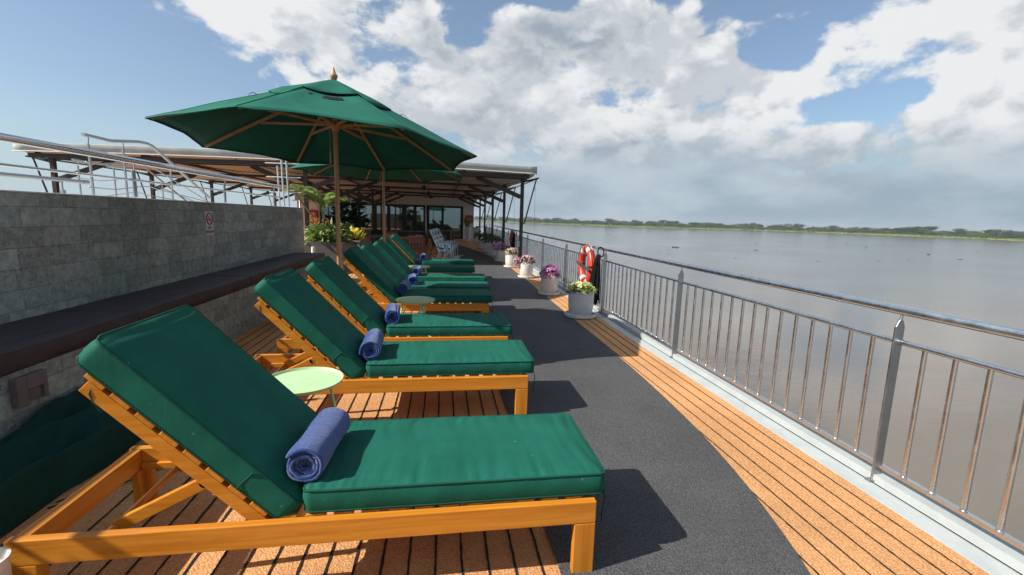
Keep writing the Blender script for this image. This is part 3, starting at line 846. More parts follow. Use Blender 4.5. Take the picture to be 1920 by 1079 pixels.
# ---- small round tables
def make_table():
    t = thing('side_table', None, 'table')
    mb = MB(); mb.lathe([(.0, .472), (.2, .474), (.226, .482), (.232, .500), (.228, .500), (.221, .486), (.0, .4835)], n=48); mb.build('table_top', M_TABLE, t, smooth=True, auto=60)
    for a in (20, 140, 260):
        for da in (-7, 7):
            aa = R(a+da)
            mb = MB(); mb.tube([(.15*cos(aa), .15*sin(aa), .473), (.185*cos(aa), .185*sin(aa), .25), (.20*cos(aa), .20*sin(aa), .0)], .0075, 8); mb.build('leg', M_TABLE, t, smooth=True)
    mb = MB(); mb.tube([(.2*cos(2*pi*k/40), .2*sin(2*pi*k/40), .012) for k in range(40)], .006, 6, closed=True); mb.build('foot_ring', M_TABLE, t, smooth=True)
    return t
tb = make_table()
for i, (x, y, l) in enumerate(((-.83, 2.76, 'round pale green table in full sun beside the nearest lounger back'), (-.32, 5.44, 'round green table in shade in front of the fourth lounger'), (-.48, 9.1, 'small round table farthest away, beside the last pair of loungers'))):
    o = tb if i == 0 else copy_tree(tb)
    o.location = (x, y, .006); o.rotation_euler = (0, 0, R(40*i)); o['label'] = l; o['category'] = 'table'; o['group'] = 'small round tables between the loungers'

# ---- folded green cover with cords lying between bench and lounger
t = thing('folded_cover', 'dark green folded canvas cover lying on the floor at the foot of the bench', 'cover', (-2.2, 2.4, 0))
mb = MB(); nx, ny = 60, 90; vs = []
for i in range(nx+1):
    for j in range(ny+1):
        u, v = i/nx, j/ny
        wobl = .07*noise.noise(Vector((v*4, 0, 5)))
        x = -2.41+u*(.49-.22*max(0, 1-v*1.5)+wobl)+.0*u; y = 1.3+v*2.2+.05*noise.noise(Vector((u*4, 7, 1)))-(.25*u*v)
        edge = min(1, min(u, 1-u, v, 1-v)/.09)
        fold = .22*(1-abs(noise.noise(Vector((u*1.6+v*2.2, v*2.4-u, 0))))*2.2)*.6+.07*abs(noise.noise(Vector((u*4+v*5, v*3, 4))))+.03*noise.noise(Vector((u*9, v*12, 2)))
        z = .006+(.17*(1-u)**.8+.02+fold)*math.sqrt(max(0, edge))
        vs.append((x+2.2, y-2.4, max(.006, z)))
mb.add(vs, [(i*(ny+1)+j, (i+1)*(ny+1)+j, (i+1)*(ny+1)+j+1, i*(ny+1)+j+1) for i in range(nx) for j in range(ny)])
mb.build('cloth', M_TARP, t, smooth=True)
mb = MB(); 
for off in (0, .014): mb.tube([(-.15+off, .95, .30), (-.02+off, .93, .25), (.12+off, .88, .17), (.26+off, .8, .07), (.33+off, .75, .015)], .005, 6)
mb.build('hem', M_CUSHP, t, smooth=True)
for P in ([(.28, .0, .02), (.40, .12, .012), (.52, .3, .012), (.60, .44, .012)], [(.28, -.05, .02), (.42, .08, .012), (.55, .24, .012), (.62, .36, .012)], [(.25, -.35, .02), (.34, -.25, .012), (.38, -.1, .012), (.44, -.02, .012)]):
    mb = MB(); mb.tube(P, .004, 6); mb.build('tie_cord', M_TARP, t, smooth=True)
# white tube-like cup at the very corner
t = thing('white_tub', 'white round tub cut by the bottom left corner of the picture', 'tub', (-1.455, 1.53, .006))
mb = MB(); mb.lathe([(.055, 0), (.062, .34), (.066, .36), (.060, .36), (.05, .33)], n=28); mb.build('tub_body', M_POTW, t, smooth=True, auto=50)

# ================================================================ UMBRELLAS
def umbrella(c, tips, apexz, label, seed=0):
    cx, cy = c
    t = thing('patio_umbrella', label, 'umbrella', (cx, cy, 0), 0, 'green wooden patio umbrellas')
    tips = [Vector(p)-Vector((cx, cy, 0)) for p in tips]
    apex = Vector((0, 0, apexz))
    zt = sum(p.z for p in tips)/8
    mb = MB(); NR, NS = 14, 10; vs = []; fs = []
    def rim(k, s):
        a, b = tips[k % 8], tips[(k+1) % 8]
        p = a.lerp(b, s)
        sag = sin(pi*s)
        c_ = Vector((0, 0, p.z)); q = c_+(p-c_)*(1-.035*sag); q.z += .018*sag
        return q
    ring_n = 8*NS
    for i in range(1, NR+1):
        f = i/NR
        for k in range(8):
            for s in range(NS):
                q = rim(k, s/NS); st = s/NS
                p = apex.lerp(q, f)
                p.z -= .040*sin(pi*f)*sin(pi*st)*1.0 - .012*sin(pi*f)          # panels sag between ribs, ribs bow up
                p.z += .012*noise.noise(Vector((p.x*3+seed, p.y*3, 1)))*f
                vs.append(p)
    vs.append(apex+Vector((0, 0, .0)))
    ai = len(vs)-1
    for k in range(ring_n): fs.append((ai, k, (k+1) % ring_n))
    for i in range(NR-1):
        for k in range(ring_n):
            k2 = (k+1) % ring_n
            fs.append((i*ring_n+k, (i+1)*ring_n+k, (i+1)*ring_n+k2, i*ring_n+k2))
    mb.add(vs, fs)
    cn = mb.build('canopy', M_UMB, t, smooth=True)
    sm = cn.modifiers.new('thick', 'SOLIDIFY'); sm.thickness = .003; sm.offset = -1
    # hem band and rib seams
    mb = MB(); mb.tube([vs[(NR-1)*ring_n+k]-Vector((0, 0, .004)) for k in range(ring_n)], .006, 6, closed=True); mb.build('hem', M_UMB, cn, smooth=True)
    mb = MB()
    for k in range(8): mb.tube([vs[i*ring_n+k*NS]+Vector((0, 0, .003)) for i in range(NR)], .0045, 5)
    mb.build('rib_seam', M_UMB, cn, smooth=True)
    # vent cap at the crown, a smaller loose cone with open mouth
    mb = MB(); vs2 = [apex+Vector((0, 0, .028))]; n2 = 64; f2 = .40
    for i in range(1, 6):
        f = i/5
        for k in range(n2):
            g = k/n2*8; kk = int(g); st = g-kk
            q = rim(kk, st); p = apex.lerp(q, f*f2); p.z += .03-.008*f+.012*sin(pi*f*f2)-.05*sin(pi*st)*f**2*.6+.03*noise.noise(Vector((g*1.7, f*2, seed)))*f-.012*(1-abs(2*st-1))*f*(kk % 2)
            vs2.append(p)
    fs2 = [(0, 1+k, 1+(k+1) % n2) for k in range(n2)]+[(1+i*n2+k, 1+(i+1)*n2+k, 1+(i+1)*n2+(k+1) % n2, 1+i*n2+(k+1) % n2) for i in range(4) for k in range(n2)]
    mb.add(vs2, fs2); vc = mb.build('vent_cap', M_UMB, cn, smooth=True)
    sm = vc.modifiers.new('thick', 'SOLIDIFY'); sm.thickness = .003
    for k in (0, 3, 5):
        q = apex.lerp(tips[k], f2+.06)+Vector((0, 0, .012)); e_ = (tips[k]-apex).normalized()
        mb = MB(); mb.tube([q, q+e_*.03+Vector((0, 0, .028)), q+e_*.07+Vector((0, 0, .03)), q+e_*.085+Vector((0, 0, .006)), q+e_*.05+Vector((0, 0, .0))], .0035, 6); mb.build('tie_loop', M_CUSHP, cn, smooth=True)
    g0, g1 = tips[6], tips[7]
    mb = MB()
    for (fa, fb, sa, sb) in ((f2+.02, f2+.085, .30, .62), (f2+.03, f2+.08, .78, .96)):
        q = [apex.lerp(g0.lerp(g1, s_), f_)+Vector((0, 0, -.036*sin(pi*s_)*sin(pi*f_)+.012)) for f_, s_ in ((fa, sa), (fb, sa), (fb, sb), (fa, sb))]
        mb.add(q, [(0, 1, 2, 3)])
    mb.build('velcro_strip', M_ROPE, cn)
    # pole, hub, finial, ribs, struts
    P = lambda ax: MATS['pole_wood_'+'xyz'[ax]]
    mb = MB(); mb.tube([(0, 0, .06), (0, 0, apexz-.02)], .0245, 20); mb.build('pole', P(2), t, smooth=True, auto=40)
    mb = MB(); mb.lathe([(.026, -.05), (.03, -.045), (.038, -.03), (.044, 0), (.044, .03), (.034, .036), (.034, .05), (.026, .06)], (0, 0, zt+.24), 20); mb.build('hub', P(2), t, smooth=True, auto=40)
    mb = MB(); mb.lathe([(.012, 0), (.03, .005), (.034, .02), (.042, .035), (.04, .052), (.026, .064), (.02, .078), (.012, .105), (.006, .13), (.002, .135)], (0, 0, apexz+.02), 20); mb.build('finial', P(2), t, smooth=True)
    hub = Vector((0, 0, zt+.265))
    for k in range(8):
        tip = tips[k]; a = apex+Vector((0, 0, -.06)); b_ = tip+Vector((0, 0, .0)); b_ = a.lerp(b_, .975)
        mid = a.lerp(b_, .5); pts = []
        for f in (0, .25, .5, .75, 1):
            p = a.lerp(b_, f); p.z += .008*sin(pi*f); pts.append(p)
        dr = (b_-a); mb = MB()
        for p, q in zip(pts, pts[1:]): mb.bar(p-Vector((0, 0, .012)), q-Vector((0, 0, .012)), .018, .028)
        rb = mb.build('rib', P(0), t)
        j = a.lerp(b_, .55); j.z += .006
        out = Vector((tip.x, tip.y, 0)).normalized()
        mb = MB(); mb.bar(hub+out*.04, j-Vector((0, 0, .03)), .016, .024); mb.build('strut', P(0), t)
    mb = MB(); mb.tube([(-.055, -.01, zt+.22), (-.058, -.01, zt-.02)], .003, 5); mb.tube([(-.058, -.01, zt-.02), (-.058, -.01, zt-.15)], .007, 8); mb.build('pull_cord', P(2), t)
    mb = MB(); mb.lathe([(.28, 0), (.28, .04), (.26, .055), (.05, .06), (.045, .25), (.03, .26)], n=32); mb.build('base', M_BROWNMETAL, t, smooth=True, auto=40)
    return t
U1 = [(-2.55, 4.52, 2.27), (-2.79, 5.96, 2.22), (-1.96, 6.67, 2.16), (-.81, 6.78, 2.11), (.14, 6.33, 2.11), (.36, 5.10, 2.15), (-.32, 4.06, 2.22), (-1.54, 3.83, 2.27)]
umbrella((-1.175, 5.41), U1, 2.90, 'nearer green wooden umbrella with finial, biggest in the picture')
c2 = (-1.12, 9.05)
U2 = [(c2[0]+1.6*cos(3.50-i*pi/4), c2[1]+1.6*sin(3.50-i*pi/4), 2.24) for i in range(8)]
umbrella(c2, U2, 2.93, 'farther green wooden umbrella, mostly hidden behind the first one', 3)

# ================================================================ SHIP RAILING
t = thing('ship_railing', 'long polished steel ship railing with thin upright bars along the river side', 'railing', (2.57, 5, 0))
yr = [-1+.5*i for i in range(65)]
mb = MB(); mb.tube([(railx(y), y, 1.05) for y in yr], .027, 16); lbuild(mb, 'top_rail', M_STEEL, t, smooth=True, auto=60)
mb = MB(); mb.tube([(railx(y), y, .87) for y in yr], .0165, 12); lbuild(mb, 'middle_rail', M_STEEL, t, smooth=True, auto=60)
mb = MB()
for a, b in zip(yr, yr[1:]): mb.bar((railx(a), a, .115), (railx(b), b, .115), .03, .022)
lbuild(mb, 'bottom_rail', M_STEEL, t)
POSTS = [2.143-2.4, 2.143, 4.55, 6.93, 9.33, 11.75, 14.15, 16.55, 18.95, 21.35, 23.75, 26.15, 28.55, 30.9]
bal = []
for a, b in zip(POSTS, POSTS[1:]):
    for k in range(1, 16): bal.append(a+(b-a)*k/16)
bal = [y for y in bal if y > .9]
for y in POSTS:
    x = railx(y)-.03
    mb = MB(); vs = []
    prof = [(-.026, .012), (.026, .012), (.026, .955), (.010, .995), (-.010, .995), (-.026, .955)]
    for xx in (-.006, .006): vs += [(x+.024+p[0]*1.12, y+xx, p[1]) for p in prof]
    mb.add(vs, [(5, 4, 3, 2, 1, 0), (6, 7, 8, 9, 10, 11)]+[(k, (k+1) % 6, (k+1) % 6+6, k+6) for k in range(6)])
    mb.tube([(x+.024, y, .99), (x+.03, y, 1.035)], .007, 8)
    mb.box(x-.03, y-.02, .014, x+.06, y+.02, .024)
    lbuild(mb, 'post', M_STEELD, t, bevel=.002)
for i, y in enumerate(bal[:100]):
    mb = MB(); x = railx(y)
    mb.tube([(x, y, .124), (x, y, .858)], .0122, 12, caps=False); mb.tube([(x, y, .124), (x, y, .132)], .016, 12)
    lbuild(mb, 'baluster', M_STEEL, t, smooth=True)
mb = MB()
for y in bal[100:]:
    x = railx(y); mb.tube([(x, y, .12), (x, y, .86)], .0108, 6, caps=False)
o = lbuild(mb, 'baluster', M_STEEL, t, smooth=True); o['kind'] = 'stuff'

# ---- life rings and throw ropes
def life_ring(y, label):
    t = thing('life_ring', label, 'life ring', (2.50, y, .72), 0, 'life rings on the ship railing')
    RR, rr = .29, .062
    mb = MB(); N = 64
    mb.tube([(0, RR*cos(2*pi*k/N), RR*sin(2*pi*k/N)*1.02) for k in range(N)], rr, 16, closed=True); mb.build('ring', M_RED, t, smooth=True)
    for a in (60, 118, 240, 300):
        mb = MB(); mb.tube([(0, RR*cos(R(a+d)), RR*sin(R(a+d))*1.02) for d in (-9, -4, 0, 4, 9)], rr+.0025, 16, caps=False); mb.build('reflective_band', M_REFL, t, smooth=True)
    mb = MB(); pts = []
    for k in range(48):
        a = 2*pi*k/48; s_ = abs(sin(2*a)); q = RR+rr+.004+.035*s_
        pts.append((-.01-.03*s_, q*cos(a), q*sin(a)*1.0))
    mb.tube(pts, .006, 6, closed=True); mb.build('grab_line', M_ROPE, t, smooth=True)
    mb = MB()
    for a in (0, 90, 180, 270): mb.tube([(0, RR*cos(R(a+d)), RR*sin(R(a+d))) for d in (-3, 0, 3)], rr+.004, 16, caps=False)
    mb.build('line_strap', M_ROPE, t, smooth=True)
    mb = MB(); mb.bar((-.075, -.36, -.05), (-.07, .36, .03), .008, .055, (0, 0, 1)); mb.build('bracket_strap', M_STEELD, t)
    mb = MB(); mb.tube([(.02, .05, .31), (.055, .05, .36), (.09, .05, .33)], .008, 6); mb.build('hook', M_STEELD, t)
life_ring(7.62, 'orange red life ring with white bands on the railing behind the nearest flower pot')
life_ring(16.3, 'shaded red life ring far along the railing under the canopy')
def rope_coil(y, label, sd_):
    random.seed(sd_)
    t = thing('throw_rope', label, 'rope', (2.50, y, .1), 0, 'black rope bundles hanging on the railing')
    mb = MB()
    for k in range(34):
        a = rnd(0, 2*pi); q = rnd(.02, .07)
        x0, y0 = q*cos(a)*.7-.03, q*sin(a)
        x1, y1 = x0*1.35+rnd(-.01, .01), y0*1.5+rnd(-.015, .015)+.02; zb = rnd(.02, .17)
        mb.tube([(x0*.4-.01, y0*.4, .86), (x0, y0, .72), (x1, y1, .45), (x1*.98, y1*1.02, zb+.06), (x1+rnd(-.015, .015), y1+rnd(-.02, .02), zb)], .0085, 6)
    mb.build('strands', M_ROPE, t, smooth=True)
    mb = MB(); mb.tube([(.02+.05*cos(2*pi*k/20), .06*sin(2*pi*k/20)*.4, .90+.075*sin(2*pi*k/20)) for k in range(20)], .011, 8, closed=True)
    mb.tube([(-.012, 0, .78), (-.01, 0, .86)], .035, 10); mb.build('hanging_loop', M_ROPE, t, smooth=True)
rope_coil(7.0, 'thick black rope bundle hanging beside the orange red life ring', 4)
rope_coil(15.85, 'black rope bundle hanging beside the shaded life ring', 5)
rope_coil(26.8, 'dark rope bundle at the far end of the railing near the cabin', 6)

# ================================================================ PLANTS
def foliage(mb, n, c, rx, ry, rz, L, wd, up=.3, droop=.5, seg=2, inner=.2):
    for _ in range(n):
        a = rnd(0, 2*pi); e = rnd(-.25, 1)
        q = rnd(inner, 1)**.6
        p = Vector((c[0]+rx*q*cos(a)*cos(e*1.3), c[1]+ry*q*sin(a)*cos(e*1.3), c[2]+rz*q*sin(e*1.3)))
        d = Vector((cos(a), sin(a), up+rnd(-.4, .7)))
        mb.leaf(p, d+Vector((rnd(-.5, .5), rnd(-.5, .5), 0)), L*rnd(.7, 1.3), wd*rnd(.7, 1.3), droop, seg, rnd(-.8, .8))
def flowers(mb, n, c, rx, ry, rz, size):
    for _ in range(n):
        a = rnd(0, 2*pi); e = rnd(-.35, 1)
        nrm = Vector((cos(a)*cos(e*1.4), sin(a)*cos(e*1.4), sin(e*1.4)+.1)).normalized()
        bl = .95+.34*noise.noise(Vector((nrm.x*2.2+c[0], nrm.y*2.2+n, nrm.z*2.2)))+rnd(-.08, .12); p = Vector((c[0]+rx*nrm.x*bl, c[1]+ry*nrm.y*bl, c[2]+rz*nrm.z*bl))
        p += Vector((rnd(-.02, .02),)*3)
        u = nrm.cross(Vector((0, 0, 1)));
        if u.length < .1: u = Vector((1, 0, 0))
        u.normalize(); v = nrm.cross(u); k0 = rnd(0, 1); s = size*rnd(.7, 1.25)
        vs = [p-nrm*s*.2]
        for k in range(10):
            aa = k0+2*pi*k/10; rr = s*(1 if k % 2 else .72)
            vs.append(p+(u*cos(aa)+v*sin(aa))*rr+nrm*s*.15)
        mb.add(vs, [(0, 1+k, 1+(k+1) % 10) for k in range(10)])
POTS = [  # x, y, radius, height, kind
    (2.14, 6.72, .200, .385, 'grey', 'yellow', 'pale grey ribbed pot of yellow green flowers, nearest to the camera'),
    (2.12, 8.78, .175, .365, 'cream', 'magenta', 'cream pot of dense magenta petunias, second nearest'),
    (2.12, 11.35, .175, .35, 'cream', 'pinkgreen', 'cream pot of pink flowers trailing over its left side, third nearest'),
    (2.08, 13.75, .18, .37, 'cream', 'pale', 'cream pot of pale pink blossom just in front of the first canopy post'),
    (2.02, 15.6, .19, .38, 'cream', 'purple', 'shaded pot of purple flowers just behind the sunlit ones'),
    (1.98, 18.0, .20, .38, 'grey', 'green', 'shaded pot with a loose leafy bush, beside the second canopy post'),
    (1.95, 19.9, .20, .38, 'grey', 'green', 'shaded pale pot with dark leaves between second and third canopy posts'),
    (1.9, 22.2, .20, .38, 'grey', 'green', 'farthest of the low shaded pots along the railing')]
for i, (x, y, rr, h, pc, kind, lbl) in enumerate(POTS):
    random.seed(100+i)
    t = thing('flower_pot', lbl, 'plant pot', (x, y, .006), 0, 'potted plants along the railing')
    PM = M_POTG if pc == 'grey' else M_POTW
    mb = MB(); mb.lathe([(rr*.80, .02), (rr*.88, .04), (rr*.97, h*.45), (rr, h*.9), (rr*1.0, h+.02), (rr*.96, h+.026), (rr*.92, h+.02), (rr*.9, h-.03)], n=36); p_ = mb.build('pot', PM, t, smooth=True, auto=50)
    mb = MB(); mb.lathe([(rr*1.12, 0), (rr*1.22, .012), (rr*1.24, .05), (rr*1.19, .056), (rr*1.15, .045), (rr*1.12, .02)], n=36); mb.build('saucer', PM, t, smooth=True, auto=50)
    mb = MB(); mb.lathe([(.001, h-.01), (rr*.91, h-.012), (rr*.9, h-.02)], n=20); mb.build('soil', M_SOIL, t)
    pl = bpy.data.objects.new('plant', None); col.objects.link(pl); pl.parent = t
    g = MB()
    if kind == 'yellow':
        foliage(g, 300, (0, 0, h+.02), .22, .21, .11, .065, .035, .4, .4); g.build('leaves', L_LIME, pl)
        f_ = MB(); flowers(f_, 120, (0, 0, h+.045), .20, .19, .11, .024); f_.build('blossoms', L_YW, pl)
    elif kind == 'magenta':
        foliage(g, 200, (0, 0, h+.05), .18, .17, .13, .06, .03); g.build('leaves', L_GREEN, pl)
        f_ = MB(); flowers(f_, 210, (0, 0, h+.05), .20, .19, .15, .028); f_.build('blossoms', L_MAG, pl)
        f_ = MB()
        for k in range(3):
            f_.tube([(.12, -.05*k, h+.02), (.26, -.08*k, h-.02), (.34, -.1*k, h-.10), (.36+.02*k, -.12*k, h-.17)], .003, 4); foliage(f_, 14, (.33, -.1*k, h-.1), .05, .05, .08, .04, .02)
        f_.build('trailing_stem', L_GREEN, pl)
    elif kind in ('pinkgreen', 'pale'):
        foliage(g, 240, (0, 0, h+.06), .2, .18, .13, .07, .035); g.build('leaves', L_LIME if kind == 'pale' else L_GREEN, pl)
        f_ = MB(); flowers(f_, 100, (0, 0, h+.08), .21, .18, .14, .026)
        if kind == 'pinkgreen':
            flowers(f_, 60, (-.24, -.02, h+.08), .10, .08, .08, .026); flowers(f_, 30, (-.22, 0, h-.1), .07, .06, .08, .024)
        f_.build('blossoms', L_PINK, pl)
        f_ = MB(); flowers(f_, 40, (.02, 0, h+.09), .2, .18, .14, .024); f_.build('blossoms', L_MAG if kind == 'pinkgreen' else L_YW, pl)
    elif kind == 'purple':
        foliage(g, 220, (0, 0, h+.05), .3, .26, .15, .09, .045); g.build('leaves', L_GREEN, pl)
        f_ = MB(); flowers(f_, 110, (-.06, 0, h+.1), .3, .26, .16, .035); f_.build('blossoms', L_MAG, pl)
    else:
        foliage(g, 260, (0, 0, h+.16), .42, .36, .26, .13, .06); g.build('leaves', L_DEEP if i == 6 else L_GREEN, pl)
# two tall planters by the cabin wall
for i, (x, y, lbl) in enumerate(((1.50, 28.4, 'tall cream tapering planter with spiky leaves below the right red box'), (1.98, 27.6, 'tall grey planter with a palm-like plant at the corner of the cabin'))):
    random.seed(50+i)
    t = thing('tall_planter', lbl, 'planter', (x, y, .006), 0, 'tall planters by the cabin')
    mb = MB(); mb.lathe([(.13, 0), (.16, .3), (.20, .82), (.205, .86), (.18, .86), (.17, .82)], n=28); mb.build('pot', M_POTG, t, smooth=True, auto=50)
    g = MB()
    for k in range(26 if i == 0 else 40):
        a = rnd(0, 2*pi); g.leaf((.08*cos(a), .08*sin(a), .84), (cos(a)*.35, sin(a)*.35, 1) if i == 0 else (cos(a), sin(a), .9), rnd(.4, .75) if i == 0 else rnd(.4, .7), .06 if i == 0 else .05, .2 if i == 0 else 1.1, 4)
    g.build('leaves', L_GREEN, t)

# big grey planter with palm, heliconias and shrubs
t = thing('large_planter', 'big dark grey planter overflowing with green plants at the end of the stone wall', 'planter', (-2.95, 12.35, 0))
mb = MB()
x0, x1, y0, y1 = -3.35, -2.45, 11.75, 13.0
for (a, b, c_, d) in ((x0, y0, x1, y0+.05), (x0, y1-.05, x1, y1), (x0, y0+.051, x0+.05, y1-.051), (x1-.05, y0+.051, x1, y1-.051)): mb.box(a, b, 0, c_, d, .78)
lbuild(mb, 'planter_box', M_PLANTER, t, bevel=.006)
mb = MB(); mb.box(x0+.052, y0+.052, .5, x1-.052, y1-.052, .73); lbuild(mb, 'soil', M_SOIL, t)
random.seed(11)
p1 = thing('heliconia_bush', 'lush green bush with orange flower bracts in the big grey planter', 'plant', (-2.95, 12.3, .73))
g = MB()
for k in range(330):
    a = rnd(0, 2*pi); q = rnd(.0, 1)**.5
    g.leaf((.44*q*cos(a), .54*q*sin(a), rnd(.02, .36)), (cos(a)*.8+rnd(-.6, .6), sin(a)*.8+rnd(-.6, .6), rnd(.1, 1.1)), rnd(.13, .3), rnd(.04, .075), rnd(.6, 1.6), 4, rnd(-1.2, 1.2))
g.build('leaves', L_LIME, p1)
g = MB()
for k in range(200):
    a = rnd(0, 2*pi); q = rnd(.0, 1)**.5
    g.leaf((.40*q*cos(a)+.1, .5*q*sin(a)+.1, rnd(.0, .46)), (cos(a)*.8+rnd(-.6, .6), sin(a)*.8+rnd(-.6, .6), rnd(.2, 1.3)), rnd(.16, .34), rnd(.05, .09), rnd(.6, 1.6), 4, rnd(-1.2, 1.2))
g.build('leaves', L_GREEN, p1)
for k in range(16):
    g = MB(); a = rnd(0, 2*pi); q = rnd(.0, .4); h = rnd(.36, .56)
    for j in range(5): g.leaf((q*cos(a)-.1, q*sin(a), h+j*.02), (rnd(-1, 1), rnd(-1, 1), 1.6), rnd(.06, .13), .03, .1, 2)
    g.build('flower_bract', L_ORG, p1)
pm = thing('palm', 'young palm with arching fronds rising out of the grey planter', 'palm', (-3.05, 12.3, .73))
mb = MB(); mb.tube([(0, 0, 0), (.01, 0, .35), (.02, 0, .75)], [.032, .026, .022], 12); mb.build('trunk', L_BARK, pm, smooth=True)
g = MB()
mb = MB()
for k, (a, el_, L) in enumerate(((186, 66, 1.25), (172, 76, 1.15), (140, 82, 1.0), (75, 80, .85), (15, 70, .80), (240, 78, .9), (320, 76, .75))):
    d = Vector((cos(R(a))*cos(R(el_)), sin(R(a))*cos(R(el_)), sin(R(el_)))); p = Vector((.02, 0, .7)); pts = [p.copy()]
    N = 22
    for j in range(N):
        d = (d+Vector((cos(R(a))*.03, sin(R(a))*.03, -.012-.11*(j/N)**1.6))).normalized(); p = p+d*(L/N); pts.append(p.copy())
        if j > 4:
            sd_ = d.cross(Vector((0, 0, 1))).normalized(); f = j/N; ln = .34*sin(pi*min(1, .25+f*.72))
            for s_ in (-1, 1): g.leaf(p, sd_*s_*.8+d*1.0+Vector((0, 0, .25)), ln*rnd(1.0, 1.35), .05, 1.3, 5, 0, .3)
    mb.tube(pts, [.009*(1-.8*i/len(pts)) for i in range(len(pts))], 6)
mb.build('frond_stem', L_LIME, pm, smooth=True); g.build('fronds', L_LIME, pm)
# wooden planter with yellow croton
t = thing('wooden_planter', 'weathered wooden planter box behind the umbrella pole', 'planter', (-2.35, 13.9, 0))
mb = MB(); x0, x1, y0, y1 = -2.95, -2.35, 13.4, 14.2
for (a, b, c_, d) in ((x0, y0, x1, y0+.03), (x0, y1-.03, x1, y1), (x0, y0+.031, x0+.03, y1-.031), (x1-.03, y0+.031, x1, y1-.031)): mb.box(a, b, .05, c_, d, .70)
lbuild(mb, 'planter_box', M_PLANTER, t)
mb = MB(); mb.box(x0-.03, y0-.03, .701, x1+.03, y0+.035, .74); mb.box(x0-.03, y1-.035, .701, x1+.03, y1+.03, .74)
for (a, b) in ((x0-.01, y0-.01), (x1-.05, y0-.01), (x0-.01, y1-.05), (x1-.05, y1-.05)): mb.box(a, b, 0, a+.06, b+.06, .70)
lbuild(mb, 'frame', MATS['grey_wood_z'], t, bevel=.004)
mb = MB(); mb.box(x0+.032, y0+.032, .4, x1-.032, y1-.032, .66); lbuild(mb, 'soil', M_SOIL, t)
p = thing('croton', 'bright yellow croton in the weathered wooden planter', 'plant', (-2.66, 13.75, .66))
g = MB(); foliage(g, 260, (0, 0, .14), .34, .34, .26, .16, .06, .9, .3, 3, .1); g.build('leaves', L_YELLOW, p)
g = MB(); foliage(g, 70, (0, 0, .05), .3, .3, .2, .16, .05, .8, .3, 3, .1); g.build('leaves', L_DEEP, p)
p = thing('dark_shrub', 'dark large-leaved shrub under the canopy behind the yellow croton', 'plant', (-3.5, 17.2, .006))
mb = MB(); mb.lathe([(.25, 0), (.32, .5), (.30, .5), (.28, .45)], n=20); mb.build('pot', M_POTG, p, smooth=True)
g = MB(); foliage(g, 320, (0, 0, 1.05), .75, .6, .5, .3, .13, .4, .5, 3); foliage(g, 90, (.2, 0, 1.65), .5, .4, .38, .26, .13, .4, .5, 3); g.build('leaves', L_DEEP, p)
mb = MB()
for k in range(5): mb.tube([(0, 0, .4), (rnd(-.3, .3), rnd(-.3, .3), 1.5)], .02, 6)
mb.build('stem', L_BARK, p)
p = thing('fern_pot', 'mid green fern planter just right of the nearer umbrella pole', 'plant', (-3.3, 15.2, .006))
mb = MB(); mb.lathe([(.25, 0), (.32, .5), (.30, .5), (.28, .45)], n=20); mb.build('pot', M_POTG, p, smooth=True)
g = MB(); foliage(g, 300, (0, 0, .75), .6, .5, .38, .26, .05, .6, .9, 3); g.build('leaves', L_GREEN, p)

# ================================================================ CANOPY
BM = M_BROWNMETAL
cn = thing('canopy', 'wide flat canopy with pale valance on dark brown posts covering the far deck', 'canopy', (-3.95, 22, 0))
CL, CR, CC = -10.35, 2.44, -3.95
ROWS = [14.2, 18.4, 22.7, 27.0, 30.6]
def top_z(x):   # gentle crown
    u = (x-CC)/(CR-CC); return 3.02+.07*(1-u*u)
# fabric roof: thin shell sagging between the rows
mb = MB(); nx, ny = 40, 48; vs = []
for i in range(nx+1):
    for j in range(ny+1):
        x = CL-.28+(CR-CL+.56)*i/nx; y = 13.5+(31.4-13.5)*j/ny
        ph = 0
        for a, b in zip([13.5]+ROWS[1:], ROWS[1:]+[31.4]):
            if a <= y <= b: ph = sin(pi*(y-a)/(b-a))
        u = abs((x-CC)/(CR-CC))
        z = top_z(x)-.10-.05*ph - .16*max(0, u-.82)/.18*1.0*(0 if y < 13.6 else 1)*.6
        vs.append((x, y, z))
mb.add(vs, [(i*(ny+1)+j, (i+1)*(ny+1)+j, (i+1)*(ny+1)+j+1, i*(ny+1)+j+1) for i in range(nx) for j in range(ny)])
o = lbuild(mb, 'roof_fabric', M_CANVASUNDER, cn, smooth=True); sm = o.modifiers.new('t', 'SOLIDIFY'); sm.thickness = .01; sm.offset = 1
# valance round the front, with its white cord
mb = MB(); vs = []
for i in range(61):
    x = CL-.3+(CR-CL+.6)*i/60; z = top_z(x)
    vs += [(x, 13.44+.01*sin(i*1.7), z-.20), (x, 13.47, z), (x, 13.51, z+.012), (x, 13.9, z+.0)]
mb.add(vs, [(4*i+k, 4*i+k+4, 4*i+k+5, 4*i+k+1) for i in range(60) for k in range(3)])
o = lbuild(mb, 'valance', M_CANVASW, cn, smooth=True, auto=50); sm = o.modifiers.new('t', 'SOLIDIFY'); sm.thickness = .006
mb = MB(); mb.tube([(CL-.3+(CR-CL+.6)*i/60, 13.43, top_z(CL-.3+(CR-CL+.6)*i/60)-.205) for i in range(61)], .014, 8); lbuild(mb, 'valance_cord', M_WHITE, cn, smooth=True)
mb = MB()
for xx in (CL-.3, CR+.3): mb.box(xx-.004, 13.5, 2.83, xx+.004, 15.4, 3.0)
lbuild(mb, 'valance_end', M_CANVASW, cn)
